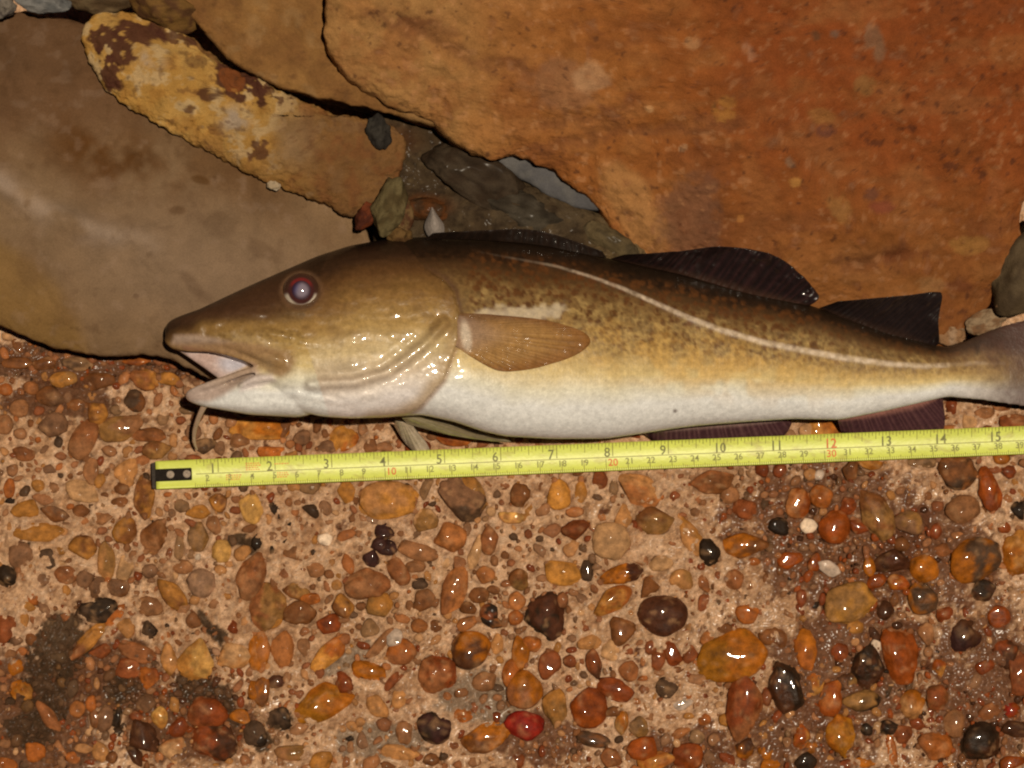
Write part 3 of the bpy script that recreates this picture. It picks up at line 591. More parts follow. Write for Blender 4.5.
tag(rock('boulder', [(316, -170), (323, -60), (327, 0), (323, 38), (334, 62), (352, 84), (395, 108), (428, 121), (455, 140), (488, 157), (518, 157), (543, 167), (570, 187), (594, 205), (612, 230), (632, 252), (665, 275), (720, 300), (800, 320), (880, 336), (944, 346), (962, 333), (990, 305), (1010, 272), (1019, 240), (1026, 200), (1070, 100), (1110, 0), (1110, -170)],
     .048, 0, -.000145, .008, 4.5, (720, 85), 41, colD, M_ROCK, rings=190, rough=(.0022, .0004), disp=dispD, wet=.25, under=.12),
    'large rusty orange boulder behind the back fins of the fish', 'boulder')

# dark wet rock in the hollow above the back of the fish
def colE(x, y, v):
    a = fbm(v * 50, 4, 501); b = fbm(v * 140, 4, 503); e = fbm(v * 400, 3, 505)
    c = base_col(x, (.092, .068, .043))
    c = lay(c, ss(.0, .5, a) * .7, (.05, .033, .020))
    c = lay(c, ss(.1, .5, -a + .2 * b) * .6, (.15, .12, .078))
    c = lay(c, blob(x, y, 460, 165, 40, 26, 25, .6) * .7 * ss(-.5, .3, b), (.055, .029, .016))
    c = lay(c, blob(x, y, 412, 175, 18, 32, 10, .6) * .7 * ss(-.4, .3, b), (.16, .125, .065))
    c = lay(c, blob(x, y, 425, 205, 26, 10, 0, .6) * .9, (.17, .06, .016))
    c = lay(c, blob(x, y, 505, 205, 60, 18, 12, .6) * .5 * ss(-.3, .4, b), (.165, .14, .10))
    c = lay(c, ss(575, 625, x + 10 * b + .3 * (y - 230)) * .8, (.26, .20, .11))
    c = lay(c, blob(x, y, 390, 140, 26, 14, 0, .6) * .7, (.13, .052, .018))
    c = lay(c, ss(.35, .7, e) * .5, (.03, .02, .014)); c = lay(c, ss(.4, .8, -e) * .3, (.22, .17, .10))
    return c * np.array([.44, .38, .32])  # whole rock darkened in colour for the deep shade of the hollow
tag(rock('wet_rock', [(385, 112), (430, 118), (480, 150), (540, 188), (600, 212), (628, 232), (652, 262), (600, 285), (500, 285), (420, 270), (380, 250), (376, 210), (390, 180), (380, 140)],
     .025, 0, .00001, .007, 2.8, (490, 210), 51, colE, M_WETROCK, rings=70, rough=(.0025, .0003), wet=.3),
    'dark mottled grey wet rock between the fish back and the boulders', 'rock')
def colF(x, y, v):
    b = fbm(v * 90, 4, 603); e = fbm(v * 350, 3, 605)
    c = base_col(x, (.078, .075, .078)); c = lay(c, ss(.0, .6, b) * .5, (.07, .068, .072)); c = lay(c, ss(.2, .6, -b) * .4, (.13, .122, .113)); c = lay(c, ss(.4, .7, e) * .4, (.09, .085, .08)); return c
tag(rock('slate_rock', [(478, 138), (530, 140), (600, 165), (632, 200), (607, 210), (580, 209), (550, 197), (520, 178), (490, 158)],
     .030, 0, -.00003, .003, 3, (555, 172), 61, colF, M_SMOOTH, rings=30, rough=(.0008, .0003), wet=.3),
    'blue grey slate sliver peeping from under the orange boulder', 'rock')

def small_rock(name, x, y, rx, ry, ang, zt, c1, c2, label, cat, am=.5, wet=.4, seed=0, flat=.7, mat=None, group=None):
    r = np.random.RandomState(5000 + seed)
    rz = min(rx, ry) * PX * flat
    if 340 < x < 660 and y > 110: c1 = np.array(c1) * .62; c2 = np.array(c2) * .62  # stones in the hollow get darker colours for the shade under the overhang
    v = pebble_shape(4, rx * PX, ry * PX, rz, math.radians(-ang), am, r, seed + 400)
    ctr = P(x, y, zt - rz * .6); q = v / (12 * PX)
    v = v + ICO[4][0] * (fbm(q * 3, 3, seed) * .0006)[:, None]
    col = np.tile(np.array(c1, float), (len(v), 1))
    col = lay(col, ss(-.1, .3, fbm(q * 1.3 + seed, 4, 77)), c2)
    col = lay(col, ss(.3, .6, fbm(q * 4 + seed, 3, 79)) * .5, np.array(c1) * .35)
    o = mk(name, v + ctr, ICO[4][1], mat or M_ROCK, col=col, wet=wet, loc=ctr)
    return tag(o, label, cat, group)

# ---- stones in the hollow and along the edges
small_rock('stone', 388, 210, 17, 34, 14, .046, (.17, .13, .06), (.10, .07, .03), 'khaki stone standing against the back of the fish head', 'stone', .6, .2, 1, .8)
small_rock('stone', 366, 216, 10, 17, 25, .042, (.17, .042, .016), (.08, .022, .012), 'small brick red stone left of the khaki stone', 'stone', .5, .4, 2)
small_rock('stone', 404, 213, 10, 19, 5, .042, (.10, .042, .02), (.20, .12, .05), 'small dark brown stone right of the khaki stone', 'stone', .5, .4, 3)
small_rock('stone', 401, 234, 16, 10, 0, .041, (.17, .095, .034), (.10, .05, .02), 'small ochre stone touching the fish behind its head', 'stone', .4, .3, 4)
small_rock('stone', 378, 131, 13, 19, -15, .0415, (.035, .03, .026), (.055, .048, .04), 'dark piece standing in for the shaded gap at the tip of the yellow rock', 'stone', .8, .5, 5)  # dark piece put where there is only a shaded gap
small_rock('stone', 274, 186, 7, 5, 20, .039, (.34, .26, .17), (.42, .35, .26), 'tiny whitish pebble under the lower edge of the yellow rock', 'pebble', .2, .2, 6)
small_rock('stone', 42, 2, 28, 11, 4, .046, (.10, .10, .10), (.16, .155, .15), 'bluish grey stone at the top left edge behind the grey boulder', 'stone', .5, .4, 8)
small_rock('stone', 3, 6, 14, 12, 0, .044, (.14, .12, .10), (.06, .05, .045), 'speckled grey stone in the top left corner', 'stone', .3, .6, 9)
small_rock('stone', 96, -2, 38, 17, 4, .042, (.065, .04, .02), (.10, .068, .035), 'dark brown gritty stone at the top edge beside the bluish stone', 'stone', .3, .5, 10)
small_rock('stone', 164, 4, 44, 22, 22, .048, (.13, .068, .02), (.07, .032, .014), 'brown layered stone between the yellow rock and the tan rock', 'stone', .7, .4, 11)
small_rock('stone', 1030, 262, 40, 62, 18, .030, (.05, .033, .018), (.08, .055, .03), 'dark olive wet stone at the right edge beside the orange boulder', 'stone', .4, .8, 12)
small_rock('stone', 985, 322, 26, 13, -18, .020, (.24, .165, .10), (.15, .08, .04), 'pinkish tan stone above the tail of the fish', 'stone', .5, .6, 13)
small_rock('stone', 952, 336, 16, 12, -10, .018, (.22, .12, .06), (.28, .18, .11), 'small tan stone at the foot of the orange boulder above the tail', 'stone', .5, .5, 14)
small_rock('stone', 1008, 300, 20, 9, -20, .026, (.16, .075, .025), (.09, .05, .025), 'thin rusty stone between the dark olive stone and the tail', 'stone', .6, .5, 15)

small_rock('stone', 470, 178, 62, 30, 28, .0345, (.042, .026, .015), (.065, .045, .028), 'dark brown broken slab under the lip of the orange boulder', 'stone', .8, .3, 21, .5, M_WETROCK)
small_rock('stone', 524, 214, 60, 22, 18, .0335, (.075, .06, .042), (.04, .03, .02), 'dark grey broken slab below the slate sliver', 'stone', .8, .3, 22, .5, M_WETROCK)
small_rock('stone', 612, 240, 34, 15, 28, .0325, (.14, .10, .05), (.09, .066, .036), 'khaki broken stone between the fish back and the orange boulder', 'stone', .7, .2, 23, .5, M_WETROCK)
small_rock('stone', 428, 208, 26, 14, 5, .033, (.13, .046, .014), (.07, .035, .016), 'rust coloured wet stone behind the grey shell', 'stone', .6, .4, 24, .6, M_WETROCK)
# limpet like shell standing on edge
def shell():
    n, m_ = 40, 18; V = []; c = []
    for i in range(n):
        a = 2 * math.pi * i / n
        for k in range(m_):
            t = k / (m_ - 1)
            y = math.sin(a) * 17 * (t ** .8); x = (math.cos(a) * 10.5) * (t ** .8) * (.25 + .75 * float(ss(-19, 6, y))) + y * .12
            h = (1 - t ** 1.4) * .006
            w = P(434 + x, 224 + y, .036); V.append([w[0], w[1], w[2] + h + .0002 * math.cos(a * 14) * t]); g = .9 + .1 * math.cos(t * 22)
            c.append(np.array((.27, .23, .205)) * g)
    f = []
    for i in range(n):
        j2 = (i + 1) % n
        for k in range(m_ - 1): f.append((i * m_ + k, i * m_ + k + 1, j2 * m_ + k + 1, j2 * m_ + k))
    return V, f, c
V, f, c = shell()
tag(mk('shell', V, f, M_SMOOTH, col=np.array(c), wet=.3, loc=P(434, 224, .02)), 'small pale grey pointed shell poking up behind the fish head', 'shell')

# ------------------------------------------------------------------ the fish
ZF = .034
def FW(x, y, z):
    """fish drawing coordinates (pixels across, metres up) -> place"""
    w = P(np.asarray(x, float), np.asarray(y, float), np.full(np.shape(x), ZF)); w[..., 2] = z; return w
TOP = np.array([(166, 331), (168, 325), (174, 320.5), (185, 316), (200, 311), (233, 295), (276, 275), (316, 257), (349, 246), (382, 239.5), (420, 236.5), (482, 237), (540, 241), (580, 248), (612, 257), (650, 265), (686, 273), (747, 290), (811, 303), (842, 314), (890, 331), (937, 343), (953, 346), (970, 340), (985, 333), (1010, 323), (1060, 310)], float)
BOT = np.array([(166, 336), (168, 343), (173, 348.5), (185, 351), (205, 352), (230, 359), (250, 367), (262, 378), (276, 398), (295, 412), (320, 418), (349, 420), (382, 419), (420, 416), (453, 423), (480, 432), (503, 437), (553, 439.5), (606, 439), (640, 434), (672, 429), (700, 425.5), (750, 421.5), (795, 418.5), (842, 419.5), (890, 410), (953, 395.5), (965, 397), (985, 398.5), (1010, 402.5), (1060, 409)], float)
JT = np.array([(187, 398), (189, 394), (200, 389), (216, 382.5), (235, 376), (250, 370), (270, 366), (330, 385)], float)
JB = np.array([(187, 400), (189, 402), (195, 405), (205, 408), (250, 416), (299, 418.5), (330, 410)], float)
WX = np.array([(166, 3), (170, 9), (180, 16), (200, 24), (250, 36), (300, 46), (350, 53), (420, 58), (500, 58), (600, 53), (700, 42), (800, 29), (900, 18), (953, 13), (980, 8), (1010, 4.2), (1060, 2.6)], float)  # half thickness, px
JW = np.array([(187, 2), (190, 8), (200, 13), (220, 19), (250, 28), (290, 36), (312, 30), (330, 12)], float)
ZC = np.array([(166, .047), (250, .047), (350, .0435), (500, .0355), (700, .029), (953, .023), (1060, .018)], float)
def ev(t, x): return np.interp(x, t[:, 0], t[:, 1])
def sm(tab, x, k=5):
    return sum(ev(tab, np.clip(x + d, tab[0, 0], tab[-1, 0])) for d in np.linspace(-k, k, 9)) / 9
def loft(xs_, top, bot, hw, zc, nseg=64, ke=.92):
    V = []
    for x in xs_:
        k = min(5, max(.2, (x - xs_[0]) * .5))
        t, b, w, z = sm(top, x, k), sm(bot, x, k), ev(hw, x), zc(x)
        th = np.linspace(0, 2 * math.pi, nseg, endpoint=False)
        cy = np.sign(np.cos(th)) * np.abs(np.cos(th)) ** ke; sz = np.sign(np.sin(th)) * np.abs(np.sin(th)) ** ke
        ro = float(np.interp(x, [166, 450, 600, 700, 900], [.24, .22, .15, .07, .03]))
        V.append(np.c_[np.full(nseg, x), (t + b) / 2 - (b - t) / 2 * cy, z + w * sz - ro * (b - t) / 2 * cy])
    v = np.vstack(V); f = grid_faces(len(xs_), nseg, True)
    f.append(tuple(range(nseg))[::-1]); f.append(tuple(len(v) - nseg + np.arange(nseg)))
    return v, f
zpx = lambda x: ev(ZC, x) / PX
xs1 = np.concatenate([np.linspace(166, 175, 10), np.linspace(178, 1060, 190)])
v1, f1 = loft(xs1, TOP, BOT, WX, zpx)
v2, f2 = loft(np.concatenate([np.linspace(187, 196, 10), np.linspace(198, 330, 50)]), JT, JB, JW, zpx)
# pale lining of the gape, set deeper than the lips
LT = np.array([(179, 348), (205, 349), (262, 362)], float); LB = np.array([(179, 352), (200, 366), (222, 382), (262, 392)], float)
v3, f3 = loft(np.linspace(179, 262, 40), LT, LB, np.array([(179, 4), (262, 12)], float), lambda x: zpx(x) - 6, 40)
def tube3(path, rad, n=20, per=10, squash=1.0):
    p = catmull(path, per, False); m_ = len(p); rr = np.interp(np.linspace(0, 1, m_), np.linspace(0, 1, len(rad)), rad); V = []
    for i in range(m_):
        d = p[min(i + 1, m_ - 1)] - p[max(i - 1, 0)]; d /= np.linalg.norm(d) + 1e-9
        n1_ = np.cross(d, [0, 0, 1.0]); n1_ /= np.linalg.norm(n1_); n2_ = np.cross(d, n1_)
        for a in np.linspace(0, 2 * math.pi, n, endpoint=False): V.append(p[i] + rr[i] * (n1_ * math.cos(a) * squash + n2_ * math.sin(a)))
    f = grid_faces(m_, n, True); f.append(tuple(range(n))[::-1]); f.append(tuple(m_ * n - n + np.arange(n))); return np.array(V), f
extra = []
for sg in (1, -1):
    zz = lambda x_, k_: zpx(x_) + sg * k_
    extra.append(tube3([(168, 340, zz(168, 0)), (174, 346, zz(174, 7)), (190, 349.5, zz(190, 13)), (214, 351.5, zz(214, 19)), (238, 358, zz(238, 25)), (258, 367, zz(258, 31))], [3.4, 4.2, 4.6, 4.2, 3.6, 2.8]))
    extra.append(tube3([(189, 397, zz(189, 0)), (192, 394, zz(192, 7)), (204, 389, zz(204, 13)), (224, 382, zz(224, 19)), (248, 374, zz(248, 27)), (264, 372, zz(264, 33))], [3.0, 3.4, 3.6, 3.4, 3.2, 2.6]))
    extra.append(tube3([(206, 343, zz(206, 17)), (232, 348, zz(232, 25)), (258, 356, zz(258, 34)), (277, 364, zz(277, 40)), (287, 369, zz(287, 40))], [3.0, 4.5, 6.5, 8.5, 6.0], squash=.9))
    extra.append(tube3([(240, 389, zz(240, 25)), (256, 382, zz(256, 31)), (274, 380, zz(274, 36)), (288, 383, zz(288, 38))], [2.0, 4.0, 4.5, 2.0]))
    extra.append(tube3([(200, 330, zz(200, 16)), (236, 333, zz(236, 28)), (270, 338, zz(270, 38)), (300, 346, zz(300, 44)), (318, 356, zz(318, 46))], [3.0, 5.0, 5.5, 5.5, 3.0]))
vv = np.vstack([v1, v2, v3]); ff = [tuple(a) for a in f1] + [tuple(np.array(a) + len(v1)) for a in f2] + [tuple(np.array(a) + len(v1) + len(v2)) for a in f3]
for ev0, ef0 in extra:
    k0 = len(vv); vv = np.vstack([vv, ev0]); ff += [tuple(int(q) + k0 for q in a) for a in ef0]
tm = bpy.data.meshes.new('t'); tm.from_pydata(vv.tolist(), [], [tuple(map(int, a)) for a in ff])
to = bpy.data.objects.new('t', tm); C.objects.link(to)
rm = to.modifiers.new('r', 'REMESH'); rm.mode = 'VOXEL'; rm.voxel_size = 1.7; rm.use_smooth_shade = True
s_ = to.modifiers.new('s', 'SMOOTH'); s_.factor = .5; s_.iterations = 4
dg = bpy.context.evaluated_depsgraph_get(); bm_ = bpy.data.meshes.new_from_object(to.evaluated_get(dg))
nv = len(bm_.vertices); fv = np.zeros(nv * 3); bm_.vertices.foreach_get('co', fv); fv = fv.reshape(-1, 3)
fn = np.zeros(nv * 3); bm_.vertex_normals.foreach_get('vector', fn); fn = fn.reshape(-1, 3)
fpoly = [tuple(p.vertices) for p in bm_.polygons]
bpy.data.objects.remove(to); bpy.data.meshes.remove(tm); bpy.data.meshes.remove(bm_)
x, y = fv[:, 0].copy(), fv[:, 1].copy()
side = ss(.0, .35, np.abs(fn[:, 2])) * np.sign(fn[:, 2])
# relief
GILL = [(424, 274), (440, 284), (450, 296), (455, 318), (453, 346), (440, 383), (418, 409), (396, 421), (372, 424)]
GPOLY = GILL + [(330, 424), (300, 330), (330, 250), (400, 240)]
gd = seg_dist(x, y, GILL); gin = inside(x, y, GPOLY)
sgn = np.where(gin, -gd, gd)
relief = np.where(gin, 5.5 * np.exp(-gd / 34), -3.2 * np.exp(-gd / 10)) * ss(268, 300, y + 0 * x) * ss(440, 400, y - (x - 420) * .2)
relief[(gd > 70)] *= 0 if False else 1
relief *= ss(80, 50, gd)
PRE = [(440, 328), (425, 345), (405, 362), (385, 376), (352, 386), (310, 388)]
pd = seg_dist(x, y, PRE); relief += 2.2 * np.exp(-(pd / 5) ** 2) - 1.8 * np.exp(-((pd - 9) / 5) ** 2)
MAX = [(176, 338), (200, 338), (232, 345), (262, 348), (287, 356), (294, 364), (290, 374), (281, 380), (270, 377), (256, 368), (236, 360), (206, 352.5), (180, 351.5), (172, 347)]
md = sdf(x, y, MAX)
relief -= 1.6 * np.exp(-(seg_dist(x, y, [(205, 402), (240, 400), (300, 402), (350, 412)]) / 4) ** 2)
relief += 1.5 * np.exp(-(seg_dist(x, y, [(236, 387), (262, 380), (280, 384)]) / 5) ** 2)
relief -= 1.4 * np.exp(-(seg_dist(x, y, [(230, 396), (262, 389), (300, 393), (340, 402)]) / 3) ** 2)
ed = np.hypot((x - 301) / 1.0, (y - 294.5)); relief += 1.2 * np.exp(-((ed - 22) / 4) ** 2) - 6 * ss(20, 13, ed)
relief += (fbm(np.c_[x / 30, y / 12, np.zeros(nv)], 3, 711) * .9 + fbm(np.c_[x / 8, y / 6, np.zeros(nv)], 3, 713) * (.35 + .6 * blob(x, y, 255, 335, 60, 16, 5, .6))) * ss(470, 440, x + 0 * y)
relief += fbm(np.c_[x / 60, y / 30, np.zeros(nv)], 3, 715) * 1.0 * ss(440, 480, x)
LAT = [(470, 252), (490, 256.5), (553, 268), (586, 278), (619, 290), (652, 305), (686, 320), (719, 332), (759, 343), (795, 350), (842, 358), (890, 364), (928, 366), (985, 362), (1010, 362)]
ld = seg_dist(x, y, LAT); relief += .8 * np.exp(-(ld / 3) ** 2) * ss(500, 600, x)
fv[:, 2] += relief * side
# skin colour
topy = sm(TOP, np.clip(x, 166, 1060), 3); boty = np.interp(np.clip(x, 187, 1060), np.r_[JB[:5, 0], 299, 349, BOT[12:, 0]], np.r_[JB[:5, 1], 419, 420, BOT[12:, 1]])
t = np.clip((y - topy) / np.maximum(boty - topy, 8), 0, 1)
q3 = np.c_[x, y, np.zeros(nv)]
na = fbm(q3 / 40, 3, 721); nb_ = fbm(q3 / np.array([6.5, 7.0, 1]), 2, 723); nc = fbm(q3 / 4.0, 2, 725); nd = fbm(q3 / np.array([16, 13, 1]), 2, 727)
def ramp(t, stops):
    p = [s[0] for s in stops]; return np.stack([np.interp(t, p, [s[1][k] for s in stops]) for k in range(3)], 1)
tb_ = t + na * .022
body = ramp(tb_, [(0, (.012, .007, .004)), (.12, (.020, .010, .005)), (.19, (.07, .035, .013)), (.27, (.15, .085, .03)), (.36, (.22, .138, .05)), (.46, (.29, .182, .062)), (.58, (.41, .275, .098)), (.68, (.54, .42, .20)), (.76, (.60, .57, .46)), (.84, (.64, .645, .645)), (1, (.58, .58, .58))])
head = ramp(tb_, [(0, (.014, .007, .004)), (.11, (.034, .016, .008)), (.22, (.10, .047, .016)), (.36, (.23, .128, .040)), (.50, (.37, .24, .088)), (.63, (.49, .38, .21)), (.76, (.54, .44, .33)), (.90, (.66, .62, .62)), (1, (.60, .55, .55))])
wh = ss(6, -6, sgn)[:, None]
col = body * (1 - wh) + head * wh
# brown spots on the flank
def worley(px_, py_, cellsz, seed):
    gx_ = np.floor(px_ / cellsz); gy_ = np.floor(py_ / cellsz); best = np.full(len(px_), 1e9)
    for dx in (-1, 0, 1):
        for dy in (-1, 0, 1):
            ix, iy = gx_ + dx, gy_ + dy; z0 = np.zeros(len(px_), np.int64)
            ox = _h(ix.astype(np.int64), iy.astype(np.int64), z0, seed) * .5 + .5; oy = _h(ix.astype(np.int64), iy.astype(np.int64), z0, seed + 3) * .5 + .5
            rr = _h(ix.astype(np.int64), iy.astype(np.int64), z0, seed + 7) * .28 + 1
            best = np.minimum(best, np.hypot((ix + ox) * cellsz - px_, (iy + oy) * cellsz - py_) * rr)
    return best
w1 = worley(x + nc * 1.6, y * .9 + nb_ * 1.2, 7.6, 41)
sp = np.maximum(ss(3.3, 1.8, w1) * ss(-.9, -.1, nd + .3), .22 * ss(.05, .4, nb_ + .4 * nd)) * ss(.06, .14, t) * ss(.64, .44, t) * ss(455, 475, x)
col = lay(col, sp * .88 * (1 - .5 * ss(780, 900, x)), (.095, .035, .010))
col = lay(col, ss(.15, .5, -nb_) * ss(.2, .32, t) * ss(.72, .5, t) * ss(455, 480, x) * .35, (.42, .29, .11))
col = lay(col, blob(x, y, 690, 362, 130, 26, 8, .8) * ss(-.5, .4, nd) * .5, (.50, .29, .07))
# scale lattice
latt = np.sin((x + y * 1.1) * 1.25) * np.sin((x - y * 1.1) * 1.25)
w2 = worley(x + nc, y + nc, 5.2, 57)
col = lay(col, ss(2.4, 1.0, w2) * ss(.06, .16, t) * ss(.66, .45, t) * (.4 - .25 * wh[:, 0]), (.06, .026, .010))
col *= (1 + .07 * latt * ss(470, 520, x) * ss(.3, .45, t) * ss(.86, .7, t))[:, None]
col *= (1 + (.10 - .07 * ss(.6, .85, t)) * nc)[:, None]
# lateral line
lw = np.interp(x, [480, 580, 640, 720, 850, 920, 1010], [1.0, 1.6, 2.2, 2.8, 3.2, 2.6, 2.2])
la = np.interp(x, [470, 530, 575, 640, 900, 935, 1000], [0, .15, .5, .8, .9, .65, .4]) * (1 - .6 * ss(.1, .5, nb_) * ss(900, 960, x)) * (.75 + .35 * nc)
col = lay(col, np.exp(-(ld / lw) ** 4) * la, (.58, .47, .36))
# pale patch above the pectoral fin
col = lay(col, ss(3, -4, sdf(x, y, [(470, 318), (482, 311), (520, 311), (548, 309), (566, 304), (556, 321), (520, 326), (480, 324)]) + nb_ * 3) * .6, (.55, .47, .35))
# head details
col = lay(col, blob(x, y, 263, 300, 3, 2, 0, .5) * .8 + blob(x, y, 255, 303, 2.2, 1.8, 0, .5) * .7, (.02, .01, .008))
col = lay(col, ss(350, 250, x) * ss(16, 0, y - (318 + (x - 170) * .02)) * ss(-4, 6, y - topy) * .8, (.062, .028, .014))
col = lay(col, ss(3, -3, md) * .7, (.25, .145, .085)); col = lay(col, ss(3, -3, md) * ss(350, 342, y) * ss(265, 210, x) * .7, (.36, .275, .225))
col = lay(col, blob(x, y, 284, 366, 11, 15, 20, .5) * .75, (.24, .14, .055))
col = lay(col, np.exp(-(seg_dist(x, y, [(186, 351), (206, 354), (236, 362), (256, 369)]) / 2.4) ** 2) * .6, (.22, .10, .07))
col = lay(col, np.exp(-(seg_dist(x, y, [(205, 331), (240, 331), (280, 330), (320, 331)]) / 7) ** 2) * .5, (.31, .18, .055))
col = lay(col, np.exp(-(seg_dist(x, y, [(236, 341), (262, 345), (280, 352)]) / 4) ** 2) * .4, (.40, .29, .16))
jaw = ss(4, -4, sdf(x, y, [(184, 404), (187, 391), (202, 384), (222, 376), (252, 366), (262, 374), (246, 384), (226, 397), (210, 404)]))
col = lay(col, jaw * .85, (.34, .235, .19))
col = lay(col, ss(3, -3, sdf(x, y, [(244, 384), (254, 376), (272, 378), (276, 384), (258, 390), (240, 394)])) * .75, (.56, .47, .47))
lin = ss(2, -2, sdf(x, y, [(180, 352), (206, 353), (250, 366), (222, 379), (214, 378)])) * ss(2, -3, fv[:, 2] - (zpx(x) + 8))
col = lay(col, lin * .95, (.42, .32, .31)); col = lay(col, lin * blob(x, y, 234, 366, 14, 8, 10, .6) * .8, (.45, .45, .54)); col = lay(col, lin * blob(x, y, 204, 360, 9, 14, -35, .6) * .6, (.42, .29, .255))
col = lay(col, ss(-16, -3, sgn) * ss(3, -1, sgn) * ss(318, 350, y) * .75, (.36, .245, .125))
col = lay(col, np.exp(-((sgn - 3.5) / 3.2) ** 2) * ss(262, 285, y) * ss(365, 330, y) * .8, (.075, .036, .018))
col = lay(col, np.exp(-((sgn - 2) / 2.0) ** 2) * ss(330, 360, y) * .6, (.20, .11, .065))
col = lay(col, np.exp(-((pd - 4) / 3) ** 2) * .35, (.15, .08, .038))
col = lay(col, ss(.0, .6, nd) * wh[:, 0] * ss(.15, .3, t) * ss(.7, .5, t) * .30, (.12, .058, .024))
col = lay(col, blob(x, y, 335, 372, 26, 7, -8, .7) * .3, (.22, .16, .10))
col = lay(col, ss(24, 18, ed) * ss(12, 16, ed) * .55, (.16, .085, .045))
col = lay(col, ss(930, 1000, x) * .45, (.20, .12, .075))
col = lay(col, ss(948, 985, x) * ss(358, 342, y + nb_ * 4) * .9, (.035, .02, .014)); col = lay(col, ss(975, 1030, x + 8 * nb_) * .8, (.07, .034, .028))
col = lay(col, blob(x, y, 672, 412, 2, 1.8, 0, .5) * .8, (.12, .09, .08))
wv = FW(x, y, fv[:, 2] * PX)
wetf = .12 + .06 * nb_ + .15 * wh[:, 0]
for q in ((404, 352, 22, 14, -35), (250, 331, 60, 10, 2), (225, 388, 35, 8, -20), (196, 342, 18, 5, 8), (278, 358, 14, 9, 10), (428, 368, 12, 26, 25), (318, 353, 10, 8, 0), (460, 340, 10, 22, 0), (480, 384, 26, 9, 10), (260, 384, 16, 6, -15), (415, 318, 8, 6, 0)):
    wetf = wetf + .75 * blob(x, y, *q, .5)
wetf = np.clip(wetf, .05, 1)
root = bpy.data.objects.new('fish', None); C.objects.link(root); root.location = P(560, 430, .0); root.empty_display_size = .02
tag(root, 'brown spotted cod with open mouth and white belly lying along the tape', 'fish')
body_o = mk('body', wv, fpoly, M_FISH, parent=root, col=col, wet=wetf)

# eye
def dome(cx, cy, R, h, z0, nr=24, na_=72, pw=2.0):
    rr = np.linspace(0, 1, nr); V = []; info = []
    for r_ in rr[1:]:
        a = np.linspace(0, 2 * math.pi, na_, endpoint=False)
        V.append(np.c_[cx + np.cos(a) * R * r_, cy + np.sin(a) * R * r_, np.full(na_, z0 + h * math.sqrt(max(0, 1 - r_ ** pw)))])
    v = np.vstack([[[cx, cy, z0 + h]]] + V)
    f = [(0, 1 + j_, 1 + (j_ + 1) % na_) for j_ in range(na_)]
    for i_ in range(nr - 2):
        for j_ in range(na_):
            k_ = (j_ + 1) % na_; a0 = 1 + i_ * na_; f.append((a0 + j_, a0 + na_ + j_, a0 + na_ + k_, a0 + k_))
    return v, f
msk = (np.hypot(x - 301, y - 294.5) < 12) & (fn[:, 2] > 0)
ze = fv[msk, 2].mean() + 4.0
ev_, ef = dome(301, 294.5, 17.8, 6.2, ze + .6, pw=3.6)
r_ = np.hypot(ev_[:, 0] - 301, ev_[:, 1] - 294.5); an = np.arctan2(ev_[:, 1] - 294.5, ev_[:, 0] - 301)
ec = np.tile(np.array([.05, .016, .014]), (len(r_), 1))
ec = lay(ec, ss(12.4, 14.0, r_) * ss(.1, .4, np.sin(an)) * (.35 + .65 * ss(.25, .75, np.abs(np.cos(an)))), (.36, .31, .25))
ec = lay(ec, ss(8, 10, r_) * ss(13.2, 11.5, r_) * ss(.2, .7, -np.sin(an)) * .9, (.14, .016, .014))
ec = lay(ec, ss(12, 13.5, r_) * ss(.3, -.1, np.sin(an)), (.045, .02, .012))
ew = FW(ev_[:, 0], ev_[:, 1], ev_[:, 2] * PX)
eye = mk('eye', ew, ef, M_EYE, parent=root, col=ec, wet=1.0)
pv, pf = dome(301, 294.5, 11.0, 4.0, ze + 4.4, 16, 48)
pc = np.tile(np.array([.20, .165, .21]), (len(pv), 1)); pc = lay(pc, ss(2, -7, pv[:, 0] - 299 + (pv[:, 1] - 294) * .3), (.035, .035, .12))
pc = lay(pc, ss(4.2, 9.5, np.hypot(pv[:, 0] - 301, pv[:, 1] - 294.5)) * .95, (.035, .014, .02))
pu = mk('pupil', FW(pv[:, 0], pv[:, 1], pv[:, 2] * PX), pf, M_EYE, parent=eye, col=pc, wet=1.0)

